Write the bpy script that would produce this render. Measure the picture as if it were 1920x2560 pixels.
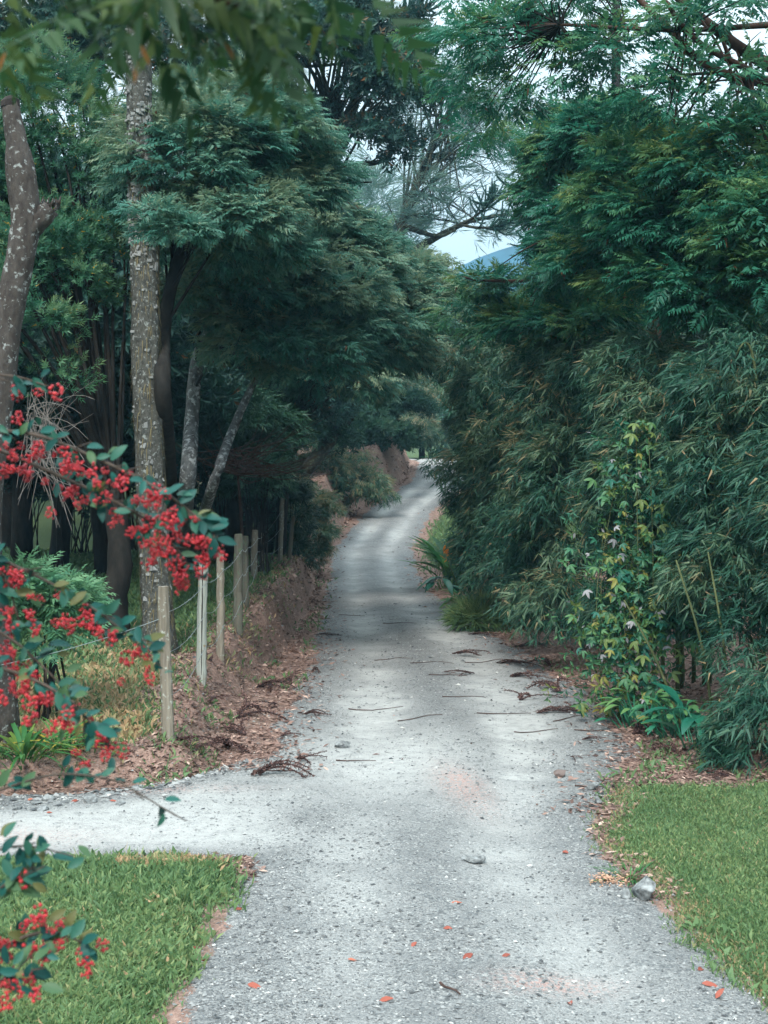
import bpy, math, random
import numpy as np
from mathutils import Vector, Matrix

rng = np.random.default_rng(11)
random.seed(5)
for o in list(bpy.data.objects):
    bpy.data.objects.remove(o)
S = bpy.context.scene
C = S.collection
rad = math.radians

# ------------------------------------------------------------------ camera, sky, sun, exposure
EYE = 2.8
FPX = 2560 * 50 / 36.0          # focal length in photograph pixels
PITCH = math.atan(180 / FPX)
cam_d = bpy.data.cameras.new('camera')
cam = bpy.data.objects.new('camera', cam_d); C.objects.link(cam)
cam.location = (0, 0, EYE); cam.rotation_euler = (math.pi / 2 - PITCH, 0, 0)
cam_d.lens = 50; cam_d.sensor_width = 36; cam_d.clip_start = 0.05; cam_d.clip_end = 6000
cam_d.dof.use_dof = True; cam_d.dof.focus_distance = 15.5; cam_d.dof.aperture_fstop = 9.0
S.camera = cam

SUN_EL, SUN_ROT = rad(44), rad(192)
w = bpy.data.worlds.new('World'); S.world = w; w.use_nodes = True
nt = w.node_tree; bg = nt.nodes['Background']
sky = nt.nodes.new('ShaderNodeTexSky'); sky.sky_type = 'NISHITA'; sky.sun_disc = False
sky.sun_elevation = SUN_EL; sky.sun_rotation = SUN_ROT
tc = nt.nodes.new('ShaderNodeTexCoord')
cl = nt.nodes.new('ShaderNodeTexNoise'); cl.inputs['Scale'].default_value = 2.2; cl.inputs['Detail'].default_value = 5
rmp = nt.nodes.new('ShaderNodeValToRGB')
rmp.color_ramp.elements[0].position = 0.3; rmp.color_ramp.elements[0].color = (6.3, 7.9, 8.5, 1)
rmp.color_ramp.elements[1].position = 0.75; rmp.color_ramp.elements[1].color = (8.6, 9.4, 9.6, 1)
mx = nt.nodes.new('ShaderNodeMix'); mx.data_type = 'RGBA'; mx.inputs[0].default_value = 0.88
nt.links.new(tc.outputs['Generated'], cl.inputs['Vector']); nt.links.new(cl.outputs['Fac'], rmp.inputs['Fac'])
nt.links.new(sky.outputs['Color'], mx.inputs[6]); nt.links.new(rmp.outputs['Color'], mx.inputs[7])
# standard overcast sky: about half as bright at the horizon as overhead
sx = nt.nodes.new('ShaderNodeSeparateXYZ'); nt.links.new(tc.outputs['Generated'], sx.inputs[0])
mr = nt.nodes.new('ShaderNodeMapRange'); mr.inputs['From Min'].default_value = 0; mr.inputs['From Max'].default_value = 1
mr.inputs['To Min'].default_value = .27; mr.inputs['To Max'].default_value = 1.3; nt.links.new(sx.outputs['Z'], mr.inputs['Value'])
ml = nt.nodes.new('ShaderNodeMix'); ml.data_type = 'RGBA'; ml.blend_type = 'MULTIPLY'; ml.inputs[0].default_value = 1
nt.links.new(mx.outputs[2], ml.inputs[6]); nt.links.new(mr.outputs[0], ml.inputs[7])
nt.links.new(ml.outputs[2], bg.inputs['Color']); bg.inputs['Strength'].default_value = 0.11

sd = bpy.data.lights.new('sun', 'SUN'); sd.energy = 1.5; sd.angle = rad(12); sd.color = (1.0, 0.96, 0.9)
sun = bpy.data.objects.new('sun', sd); C.objects.link(sun)
sdir = Vector((math.sin(SUN_ROT) * math.cos(SUN_EL), math.cos(SUN_ROT) * math.cos(SUN_EL), math.sin(SUN_EL)))
sun.rotation_euler = sdir.to_track_quat('Z', 'Y').to_euler()

vs = S.view_settings
vs.view_transform = 'Standard'; vs.look = 'None'; vs.gamma = 1; vs.exposure = 1.6; vs.use_curve_mapping = False
S.render.engine = 'CYCLES'
cy = S.cycles
cy.use_denoising = True; cy.max_bounces = 6; cy.diffuse_bounces = 3; cy.glossy_bounces = 2
cy.transmission_bounces = 3; cy.volume_bounces = 0; cy.transparent_max_bounces = 4
cy.use_adaptive_sampling = True; cy.adaptive_threshold = 0.02; cy.caustics_reflective = False; cy.caustics_refractive = False

# ------------------------------------------------------------------ helpers
CAMP = np.array([0, 0, EYE]); FW = np.array([0, math.cos(PITCH), -math.sin(PITCH)]); UP = np.array([0, math.sin(PITCH), math.cos(PITCH)])
def P(px, py, d):
    """the place d metres up the lane that the photograph shows at (px, py)"""
    v = FW + np.array([1., 0, 0]) * ((px - 960) / FPX) + UP * ((1280 - py) / FPX)
    return CAMP + v * (d / v[1])

_tab = np.random.default_rng(3).random((256, 256))
def vnoise(x, y, s, k=0):
    x = np.asarray(x) * s + 17.3 * k; y = np.asarray(y) * s + 5.7 * k
    xi = np.floor(x).astype(int); yi = np.floor(y).astype(int); fx = x - xi; fy = y - yi
    fx = fx * fx * (3 - 2 * fx); fy = fy * fy * (3 - 2 * fy)
    g = lambda a, b: _tab[a & 255, b & 255]
    return (g(xi, yi) * (1 - fx) + g(xi + 1, yi) * fx) * (1 - fy) + (g(xi, yi + 1) * (1 - fx) + g(xi + 1, yi + 1) * fx) * fy
def fbm(x, y, s, k=0, o=4):
    r = 0; a = .5
    for i in range(o):
        r = r + a * (vnoise(x, y, s * 2 ** i, k + i) - .5) * 2; a *= .5
    return r
def sst(a, b, x):
    t = np.clip((x - a) / (b - a), 0, 1); return t * t * (3 - 2 * t)
def unit(v):
    return v / np.maximum(np.linalg.norm(v, axis=-1, keepdims=True), 1e-9)
def rdir(n):
    return unit(rng.normal(size=(n, 3)))

class Geo:
    def __init__(s): s.V = []; s.Q = []; s.T = []; s.t = []; s.n = 0
    def add(s, V, Q=None, T=None, tint=0.5):
        V = np.asarray(V, float).reshape(-1, 3)
        if Q is not None: s.Q.append(np.asarray(Q, np.int64).reshape(-1, 4) + s.n)
        if T is not None: s.T.append(np.asarray(T, np.int64).reshape(-1, 3) + s.n)
        s.t.append(np.broadcast_to(np.asarray(tint, float), (len(V),)).copy()); s.V.append(V); s.n += len(V)
    def mesh(s, name, mat, smooth=False, off=(0, 0, 0)):
        if not s.V: s.add(np.zeros((3, 3)), None, [(0, 1, 2)])
        V = np.concatenate(s.V) - np.asarray(off)
        Q = np.concatenate(s.Q) if s.Q else np.zeros((0, 4), np.int64)
        T = np.concatenate(s.T) if s.T else np.zeros((0, 3), np.int64)
        me = bpy.data.meshes.new(name)
        me.vertices.add(len(V)); me.vertices.foreach_set('co', V.astype(np.float32).ravel())
        lo = np.concatenate([Q.ravel(), T.ravel()]).astype(np.int32)
        me.loops.add(len(lo)); me.loops.foreach_set('vertex_index', lo)
        nq, n3 = len(Q), len(T)
        st = np.concatenate([np.arange(nq) * 4, nq * 4 + np.arange(n3) * 3]).astype(np.int32)
        me.polygons.add(nq + n3); me.polygons.foreach_set('loop_start', st)
        me.polygons.foreach_set('loop_total', np.concatenate([np.full(nq, 4), np.full(n3, 3)]).astype(np.int32))
        me.polygons.foreach_set('use_smooth', np.full(nq + n3, smooth))
        me.update(calc_edges=True)
        a = me.attributes.new('tint', 'FLOAT', 'POINT'); a.data.foreach_set('value', np.concatenate(s.t).astype(np.float32))
        if mat: me.materials.append(mat)
        return me
    def obj(s, name, mat, root=None, smooth=False, kind=None):
        off = tuple(root.location) if root else (0, 0, 0)
        o = bpy.data.objects.new(name, s.mesh(name, mat, smooth, off)); C.objects.link(o)
        if root: o.parent = root
        if kind: o['kind'] = kind
        return o

def tag(o, label=None, cat=None, group=None, kind=None):
    if label: o['label'] = label
    if cat: o['category'] = cat
    if group: o['group'] = group
    if kind: o['kind'] = kind
    return o
def thing(name, base, label, cat, group=None):
    o = bpy.data.objects.new(name, None); C.objects.link(o)
    o.location = tuple(float(v) for v in base); o.empty_display_size = .2
    return tag(o, label, cat, group)
def inst(name, me, root, p, X=None, Z=None, s=1.0):
    """an object sharing mesh me, its local x along X; parented to root"""
    o = bpy.data.objects.new(name, me); C.objects.link(o)
    p = Vector([float(v) for v in p])
    if root: o.parent = root; p = p - root.location
    M = Matrix.Identity(3)
    if X is not None:
        x = Vector([float(v) for v in X]).normalized(); z = Vector([float(v) for v in (Z if Z is not None else (0, 0, 1))])
        y = z.cross(x)
        if y.length < 1e-4: y = Vector((0, 1, 0)).cross(x)
        y.normalize(); z = x.cross(y)
        M = Matrix((x, y, z)).transposed()
    sc = Matrix.Diagonal(Vector(s) if hasattr(s, '__len__') else Vector((s, s, s)))
    o.matrix_basis = Matrix.Translation(p) @ (M @ sc).to_4x4()
    return o

def tube(g, pts, r, sides=6, noise=0., tint=.5, cap=True):
    pts = np.asarray(pts, float); n = len(pts); r = np.broadcast_to(np.asarray(r, float), (n,))
    t = unit(np.gradient(pts, axis=0))
    ref = np.array([1., 0, 0]) if abs(t[:, 2]).mean() > .6 else np.array([0, 0, 1.])
    a = unit(np.cross(t, ref)); b = np.cross(t, a)
    th = np.linspace(0, 2 * np.pi, sides, endpoint=False)
    R = r[:, None] * np.ones(sides)
    if noise: R = R * (1 + noise * rng.normal(size=(n, sides)))
    V = pts[:, None] + R[..., None] * (np.cos(th)[None, :, None] * a[:, None] + np.sin(th)[None, :, None] * b[:, None])
    i = np.arange(n - 1)[:, None] * sides; j = np.arange(sides)[None]; k = (j + 1) % sides
    Q = np.stack([i + j, i + k, i + sides + k, i + sides + j], -1).reshape(-1, 4)
    V = V.reshape(-1, 3); T = None
    if cap:
        V = np.vstack([V, pts[-1:], pts[:1]]); e = n * sides; l = (n - 1) * sides
        T = [(l + q, l + (q + 1) % sides, e) for q in range(sides)] + [((q + 1) % sides, q, e + 1) for q in range(sides)]
    g.add(V, Q, T, tint)
def spline(pts, n=24):
    pts = np.asarray(pts, float)
    if len(pts) == 2: return pts[0] + (pts[1] - pts[0]) * np.linspace(0, 1, n)[:, None]
    p = np.vstack([2 * pts[0] - pts[1], pts, 2 * pts[-1] - pts[-2]]); m = len(pts) - 1
    out = []
    for u in np.linspace(0, m, n):
        i = min(int(u), m - 1); t = u - i; a, b, c, d = p[i:i + 4]
        out.append(.5 * (2 * b + (c - a) * t + (2 * a - 5 * b + 4 * c - d) * t * t + (3 * b - a - 3 * c + d) * t ** 3))
    return np.array(out)
def bez(a, c, b, n=7):
    t = np.linspace(0, 1, n)[:, None]; return a * (1 - t) ** 2 + 2 * c * t * (1 - t) + b * t * t

# ------------------------------------------------------------------ materials
def nodes(name):
    m = bpy.data.materials.new(name); m.use_nodes = True; t = m.node_tree
    return m, t, t.nodes['Principled BSDF'], t.nodes['Material Output']
def N(t, kind, **kw):
    n = t.nodes.new(kind)
    for k, v in kw.items():
        if k in n.inputs: n.inputs[k].default_value = v
        else: setattr(n, k, v)
    return n
def ramp(t, stops, src=None, interp='LINEAR'):
    r = t.nodes.new('ShaderNodeValToRGB'); e = r.color_ramp.elements; r.color_ramp.interpolation = interp
    while len(e) < len(stops): e.new(.5)
    for q, (p, c) in zip(e, stops): q.position = p; q.color = (*c, 1) if len(c) == 3 else c
    if src is not None: t.links.new(src, r.inputs['Fac'])
    return r
def mixc(t, fac, a, b, mode='MIX'):
    m = t.nodes.new('ShaderNodeMix'); m.data_type = 'RGBA'; m.blend_type = mode
    for s, v in ((0, fac), (6, a), (7, b)):
        if hasattr(v, 'is_output'): t.links.new(v, m.inputs[s])
        else: m.inputs[s].default_value = v if not hasattr(v, '__len__') else (*v, 1)[:4]
    return m.outputs[2]
def math_(t, op, a, b=0.):
    m = t.nodes.new('ShaderNodeMath'); m.operation = op
    for s, v in ((0, a), (1, b)):
        if hasattr(v, 'is_output'): t.links.new(v, m.inputs[s])
        else: m.inputs[s].default_value = v
    return m.outputs[0]

def leaf_mat(name, stops, trans=.42, rough=.5, spec=.3):
    m, t, b, out = nodes(name)
    a = N(t, 'ShaderNodeAttribute', attribute_name='tint')
    r = ramp(t, stops, a.outputs['Fac'])
    t.links.new(r.outputs['Color'], b.inputs['Base Color'])
    b.inputs['Roughness'].default_value = rough; b.inputs['Specular IOR Level'].default_value = spec
    tr = N(t, 'ShaderNodeBsdfTranslucent'); t.links.new(r.outputs['Color'], tr.inputs['Color'])
    mx = N(t, 'ShaderNodeMixShader'); mx.inputs[0].default_value = trans
    t.links.new(b.outputs[0], mx.inputs[1]); t.links.new(tr.outputs[0], mx.inputs[2]); t.links.new(mx.outputs[0], out.inputs['Surface'])
    return m
BROWN = (.10, .055, .03)
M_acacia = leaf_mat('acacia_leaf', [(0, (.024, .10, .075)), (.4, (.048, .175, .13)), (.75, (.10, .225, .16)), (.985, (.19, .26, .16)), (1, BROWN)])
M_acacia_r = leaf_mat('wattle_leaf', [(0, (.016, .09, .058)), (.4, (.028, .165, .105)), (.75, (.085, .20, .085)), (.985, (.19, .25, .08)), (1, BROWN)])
M_olean = leaf_mat('narrow_leaf', [(0, (0.018, 0.091, 0.052)), (.5, (0.036, 0.143, 0.081)), (.9, (0.091, 0.208, 0.104)), (.985, (0.130, 0.221, 0.104)), (1, (0.390, 0.260, 0.039))])
M_bamboo = leaf_mat('bamboo_leaf', [(0, (.013, .065, .045)), (.45, (.034, .12, .078)), (.8, (.095, .17, .10)), (.96, (.13, .20, .11)), (1, (.33, .24, .13))], spec=.35)
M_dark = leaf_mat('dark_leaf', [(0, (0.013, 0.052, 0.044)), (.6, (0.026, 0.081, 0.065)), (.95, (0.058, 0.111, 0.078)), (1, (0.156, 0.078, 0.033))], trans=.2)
M_grey = leaf_mat('grey_green_leaf', [(0, (.06, .14, .12)), (.6, (.11, .20, .17)), (1, (.2, .27, .21))])
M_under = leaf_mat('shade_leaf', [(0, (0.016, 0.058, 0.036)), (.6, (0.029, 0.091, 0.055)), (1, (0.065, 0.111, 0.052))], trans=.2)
M_fern = leaf_mat('fern_leaf', [(0, (0.065, 0.208, 0.117)), (1, (0.156, 0.312, 0.156))])
M_cot = leaf_mat('cotoneaster_leaf', [(0, (.007, .055, .048)), (.6, (.014, .10, .082)), (.9, (.05, .11, .05)), (1, (.12, .10, .03))], trans=.15, rough=.5, spec=.22)
M_grass = leaf_mat('grass_blade', [(0, (.075, .15, .065)), (.4, (.135, .225, .095)), (.7, (.24, .30, .125)), (.86, (.32, .31, .16)), (.93, (.36, .25, .14)), (1, (.50, .34, .20))], trans=.3, spec=.2)
M_strap = leaf_mat('strap_leaf', [(0, (0.039, 0.156, 0.052)), (.7, (0.104, 0.247, 0.065)), (1, (0.455, 0.338, 0.052))])
M_broad = leaf_mat('broad_leaf', [(0, (0.010, 0.098, 0.065)), (.6, (0.026, 0.169, 0.091)), (1, (0.130, 0.260, 0.091))], trans=.2, rough=.35, spec=.5)
M_vine = leaf_mat('vine_leaf', [(0, (.015, .11, .075)), (.45, (.07, .17, .06)), (.7, (.16, .19, .05)), (.82, (.26, .22, .05)), (.88, (.20, .21, .22)), (1, (.30, .30, .31))], trans=.2)
M_litter = leaf_mat('fallen_leaf_litter', [(0, (.05, .035, .032)), (.4, (.16, .10, .085)), (.75, (.33, .22, .18)), (1, (.52, .38, .31))], trans=.05, rough=.8, spec=.1)
M_red = leaf_mat('red_fallen_leaf', [(0, (.20, .06, .045)), (.6, (.32, .10, .07)), (1, (.42, .20, .12))], trans=.05, rough=.8, spec=.1)
M_soil = leaf_mat('soil_crumb', [(0, (.07, .043, .035)), (.6, (.21, .135, .11)), (1, (.42, .30, .25))], trans=0, rough=.95, spec=.05)
M_clod = leaf_mat('pale_orange_crumb', [(0, (.30, .16, .11)), (1, (.52, .32, .22))], trans=0, rough=.9, spec=.1)
M_deadfrond = leaf_mat('dead_frond', [(0, (.035, .022, .021)), (.5, (.10, .058, .052)), (1, (.27, .165, .145))], trans=.05, rough=.85, spec=.1)
M_flower = leaf_mat('orange_flower', [(0, (.75, .20, .02)), (1, (.85, .32, .03))])

def bark(name, dark, mid, light=None, lichen=0.5, scale=9., bump=.6, stretch=.25):
    m, t, b, out = nodes(name)
    tc = N(t, 'ShaderNodeTexCoord'); mp = N(t, 'ShaderNodeMapping'); mp.inputs['Scale'].default_value = (1, 1, stretch)
    t.links.new(tc.outputs['Object'], mp.inputs['Vector'])
    n = N(t, 'ShaderNodeTexNoise', Scale=scale, Detail=8., Roughness=.7); t.links.new(mp.outputs[0], n.inputs['Vector'])
    c = ramp(t, [(.3, dark), (.7, mid)], n.outputs['Fac']).outputs['Color']
    if light:
        n2 = N(t, 'ShaderNodeTexNoise', Scale=scale * 1.3, Detail=6., Roughness=.6); t.links.new(tc.outputs['Object'], n2.inputs['Vector'])
        k = ramp(t, [(lichen, (0, 0, 0)), (lichen + .09, (1, 1, 1))], n2.outputs['Fac'])
        c = mixc(t, k.outputs['Color'], c, light)
    t.links.new(c, b.inputs['Base Color']); b.inputs['Roughness'].default_value = .9; b.inputs['Specular IOR Level'].default_value = .15
    bp = N(t, 'ShaderNodeBump', Strength=bump, Distance=.03); t.links.new(n.outputs['Fac'], bp.inputs['Height']); t.links.new(bp.outputs[0], b.inputs['Normal'])
    return m
M_lichen = bark('lichen_bark', (.022, .022, .02), (.12, .12, .105), (.24, .26, .245), .56, 22, 1., .6)
M_grey_bark = bark('smooth_grey_bark', (.03, .025, .023), (.092, .08, .072), (.28, .30, .29), .57, 15, .9, .5)
M_stump_dark = bark('weathered_cut_wood', (.012, .010, .010), (.05, .042, .04), None, .5, 14, .7, .2)
M_birch = bark('pale_bark', (.04, .04, .04), (.24, .25, .25), (.45, .47, .47), .53, 11, 1., .8)
M_dbark = bark('dark_bark', (.008, .008, .008), (.035, .032, .028), None, .5, 8, .6, .3)
M_bbark = bark('brown_bark', (.022, .014, .011), (.085, .05, .038), None, .5, 10, .4, .3)
M_moss = bark('mossy_bark', (.012, .013, .010), (.05, .055, .04), (.09, .11, .075), .55, 7, .9, 1)
M_strand = bark('hanging_moss', (.10, .085, .045), (.20, .165, .09), None, .5, 12, .2, .2)
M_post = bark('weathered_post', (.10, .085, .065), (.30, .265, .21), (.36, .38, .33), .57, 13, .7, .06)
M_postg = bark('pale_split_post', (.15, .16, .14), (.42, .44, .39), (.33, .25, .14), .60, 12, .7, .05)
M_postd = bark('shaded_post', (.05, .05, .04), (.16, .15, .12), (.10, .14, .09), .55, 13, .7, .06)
M_plate = bark('bark_plate', (.11, .11, .105), (.30, .31, .30), (.45, .47, .46), .58, 30, .5, 1)
M_culm = bark('bamboo_culm', (.04, .055, .025), (.10, .115, .05), (.20, .19, .11), .6, 4, .1, .3)
M_twig = bark('grey_twig', (.10, .09, .085), (.26, .24, .22), None, .5, 10, .2, .3)
M_btwig = bark('brown_twig', (.03, .018, .015), (.10, .06, .05), None, .5, 10, .2, .3)
M_cstem = bark('cotoneaster_stem', (.035, .03, .025), (.11, .085, .07), None, .5, 30, .2, .3)

def simple(name, col, rough=.5, spec=.4, noise=0, metallic=0, scale=20):
    m, t, b, out = nodes(name)
    if noise:
        tc = N(t, 'ShaderNodeTexCoord'); n = N(t, 'ShaderNodeTexNoise', Scale=scale, Detail=6.); t.links.new(tc.outputs['Object'], n.inputs['Vector'])
        c = ramp(t, [(.3, tuple(v * (1 - noise) for v in col)), (.7, tuple(v * (1 + noise) for v in col))], n.outputs['Fac'])
        t.links.new(c.outputs['Color'], b.inputs['Base Color'])
        bp = N(t, 'ShaderNodeBump', Strength=.4, Distance=.01); t.links.new(n.outputs['Fac'], bp.inputs['Height']); t.links.new(bp.outputs[0], b.inputs['Normal'])
    else: b.inputs['Base Color'].default_value = (*col, 1)
    b.inputs['Roughness'].default_value = rough; b.inputs['Specular IOR Level'].default_value = spec; b.inputs['Metallic'].default_value = metallic
    return m
M_berry = leaf_mat('red_berry', [(0, (.24, .007, .016)), (.7, (.42, .012, .024)), (1, (.52, .03, .03))], trans=.08, rough=.35, spec=.5)
M_wire = simple('galvanised_wire', (.28, .32, .32), .5, .5, 0, .6)
M_rock = simple('grey_rock', (.19, .20, .20), .9, .15, .6, 0, 30)
M_rockb = simple('brown_rock', (.13, .10, .09), .85, .2, .35, 0, 14)
M_stone = leaf_mat('gravel_stone', [(0, (.065, .07, .074)), (.4, (.16, .168, .17)), (.8, (.30, .305, .30)), (.95, (.45, .45, .43)), (1, (.45, .22, .17))], trans=0, rough=.85, spec=.2)

def ground_mat():
    m, t, b, out = nodes('ground_cover')
    tc = N(t, 'ShaderNodeTexCoord'); pos = tc.outputs['Object']
    mk = N(t, 'ShaderNodeAttribute', attribute_name='mask'); sp = N(t, 'ShaderNodeSeparateColor'); t.links.new(mk.outputs['Color'], sp.inputs[0])
    dry = N(t, 'ShaderNodeAttribute', attribute_name='dry').outputs['Fac']
    red = N(t, 'ShaderNodeAttribute', attribute_name='redness').outputs['Fac']
    def vor(s): v = N(t, 'ShaderNodeTexVoronoi', Scale=s); t.links.new(pos, v.inputs['Vector']); return v
    def noi(s, d=5., r=.6): n = N(t, 'ShaderNodeTexNoise', Scale=s, Detail=d, Roughness=r); t.links.new(pos, n.inputs['Vector']); return n.outputs['Fac']
    v1, v2 = vor(70.), vor(150.)
    s1 = N(t, 'ShaderNodeSeparateColor'); t.links.new(v1.outputs['Color'], s1.inputs[0])
    s2 = N(t, 'ShaderNodeSeparateColor'); t.links.new(v2.outputs['Color'], s2.inputs[0])
    g1 = ramp(t, [(0, (.08, .086, .09)), (.35, (.15, .158, .16)), (.7, (.235, .243, .24)), (1, (.40, .40, .385))], s1.outputs[0]).outputs['Color']
    g2 = ramp(t, [(0, (.09, .096, .10)), (.5, (.185, .19, .19)), (1, (.31, .31, .30))], s2.outputs[1]).outputs['Color']
    gr = mixc(t, ramp(t, [(.4, (0, 0, 0)), (.6, (1, 1, 1))], noi(9.)).outputs['Color'], g1, g2)
    gr = mixc(t, math_(t, 'MULTIPLY', ramp(t, [(.42, (0, 0, 0)), (.7, (1, 1, 1))], noi(2.3, 6.)).outputs['Color'], .5), gr, (.11, .118, .122))
    dust_lit_col = mixc(t, noi(55.), (.36, .366, .358), (.52, .52, .50))
    dk = math_(t, 'MULTIPLY', mk.outputs['Alpha'], ramp(t, [(.24, (0, 0, 0)), (.54, (1, 1, 1))], noi(9., 12., .8)).outputs['Color'])
    gr = mixc(t, dk, gr, dust_lit_col)  # mask carries both real dust and brighter light put into the colour
    rk = math_(t, 'MULTIPLY', math_(t, 'MULTIPLY', red, .7), ramp(t, [(.44, (0, 0, 0)), (.58, (1, 1, 1))], noi(42., 6.)).outputs['Color'])
    gr = mixc(t, rk, gr, (.50, .27, .22))
    dirt = ramp(t, [(.3, (.10, .062, .05)), (.5, (.25, .16, .13)), (.75, (.42, .30, .245))], noi(26., 8., .75)).outputs['Color']
    dirt = mixc(t, math_(t, 'MULTIPLY', ramp(t, [(.52, (0, 0, 0)), (.66, (1, 1, 1))], noi(4., 5.)).outputs['Color'], .45), dirt, (.085, .075, .055))
    soil = mixc(t, noi(30.), (.035, .07, .025), (.085, .11, .045))
    dr = mixc(t, noi(60., 6.), (.30, .20, .13), (.48, .35, .24))
    soil = mixc(t, dry, soil, dr)
    nb = noi(38., 6., .7)
    def edge(sock):
        s = math_(t, 'ADD', sock, math_(t, 'MULTIPLY', math_(t, 'SUBTRACT', nb, .5), .9))
        return ramp(t, [(.42, (0, 0, 0)), (.58, (1, 1, 1))], s).outputs['Color']
    c = mixc(t, edge(sp.outputs[0]), dirt, gr)
    c = mixc(t, edge(sp.outputs[1]), c, soil)
    t.links.new(c, b.inputs['Base Color']); b.inputs['Roughness'].default_value = .92; b.inputs['Specular IOR Level'].default_value = .15
    h = math_(t, 'ADD', math_(t, 'MULTIPLY', v1.outputs['Distance'], -.9), math_(t, 'ADD', math_(t, 'MULTIPLY', v2.outputs['Distance'], -.35), math_(t, 'MULTIPLY', nb, .8)))
    bp = N(t, 'ShaderNodeBump', Strength=.75, Distance=.012); t.links.new(h, bp.inputs['Height']); t.links.new(bp.outputs[0], b.inputs['Normal'])
    return m
M_ground = ground_mat()

# ------------------------------------------------------------------ the lie of the land
_ys = np.arange(-60, 220, .25)
def _kn(yk, vk, sig=5):
    v = np.interp(_ys, yk, vk); k = np.exp(-.5 * (np.arange(-3 * sig, 3 * sig + 1) / sig) ** 2); k /= k.sum()
    return np.convolve(np.pad(v, 3 * sig, mode='edge'), k, 'valid')
_L = _kn([-60, 0, 6.8, 9, 10, 12.4, 15.3, 20, 26, 35, 45, 55, 65, 75, 85, 95, 120, 220], [-1.4, -1.2, -1.05, -.92, -.9, -1.0, -1.05, -.98, -1.15, -1.35, -1.6, -.7, 1.35, 1.9, 0, -4, -14, -50], 3)
_R = _kn([-60, 0, 6.8, 8.6, 9.4, 10.2, 11.2, 13, 15.3, 20, 26, 35, 45, 55, 65, 75, 85, 95, 120, 220], [2.1, 2.0, 1.95, 1.66, 1.47, 1.5, 1.85, 2.3, 2.4, 2.0, 1.6, .9, .85, 1.85, 3.9, 4.5, 2.6, -1.4, -11, -47], 2)
_Z = _kn([-60, 0, 12, 20, 26, 35, 45, 55, 65, 75, 80, 90, 120, 220], [.4, .05, 0, -.25, -.5, -.8, -.7, 0, 1.0, 1.72, 1.75, 1.4, 1.2, 3], 8)
_H = _kn([-60, 11, 12, 14, 18, 24, 32, 37, 42, 47, 52, 68, 74, 80, 220], [.0, .2, .24, .38, .6, .8, .85, .5, .5, 1.2, 1.9, 1.8, .9, .2, .2], 3)
Lr = lambda y: np.interp(y, _ys, _L); Rr = lambda y: np.interp(y, _ys, _R); Zr = lambda y: np.interp(y, _ys, _Z)
def yb(x): return np.interp(x, [-40, -6, -2.7, -1.7, -1.2], [10.0, 10.95, 11.25, 11.75, 12.6])
def s0(y): return np.interp(y, [11, 13, 16, 20, 26, 35, 45, 60], [.35, .5, .55, .45, .3, .35, .5, .4])
def gz(x, y, fine=True):
    x = np.asarray(x, float); y = np.asarray(y, float)
    z = Zr(y); s = Lr(y) - x + fbm(x, y, .9, 2, 3) * .14; t = x - Rr(y)
    far = np.clip((y - 100) / 400, 0, 1)
    h = np.interp(y, _ys, _H); wd = np.interp(y, [11, 14, 18, 30, 45, 55], [.6, .6, .38, .32, .5, .7])
    a = s0(y)
    my = sst(0, .45, y - yb(x) + fbm(x, y, 1.3, 5, 3) * .22)
    bank = h * sst(0, 1, (s - a) / wd) + .018 * np.clip(s - a - wd, 0, 40)
    z = z + np.where(y > 8, bank * my, 0) * (1 - far)
    isl = .05 * sst(0, .35, s) * sst(9.35, 9.0, y)
    z = z + isl
    z = z + (.22 * sst(0.1, 1.5, t) + .02 * np.clip(t - 1, 0, 60)) * sst(10.8, 14, y) + .04 * sst(0, .4, t) * sst(11.6, 11.0, y)
    # wheel ruts and a crown in the middle
    wdt = np.maximum(Rr(y) - Lr(y), .5); u = (x - Lr(y)) / wdt
    inr = sst(0, .15, u) * sst(1, .85, u)
    z = z + inr * (.02 - .035 * np.exp(-((u - .27) / .1) ** 2) - .035 * np.exp(-((u - .73) / .1) ** 2))
    if fine:
        steep = sst(.05, .3, (s - a) / wd) * sst(1.3, .8, (s - a) / wd) * my * (y < 90)
        z = z + fbm(x, y, 1.1, 1) * .03 + fbm(x, y, 5, 8) * .014 + steep * fbm(x * 1.7, y, 3.0, 4, 4) * .42 * np.minimum(h, 1.0)
        z = z + far * fbm(x, y, .01, 3) * 2
    return z
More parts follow.
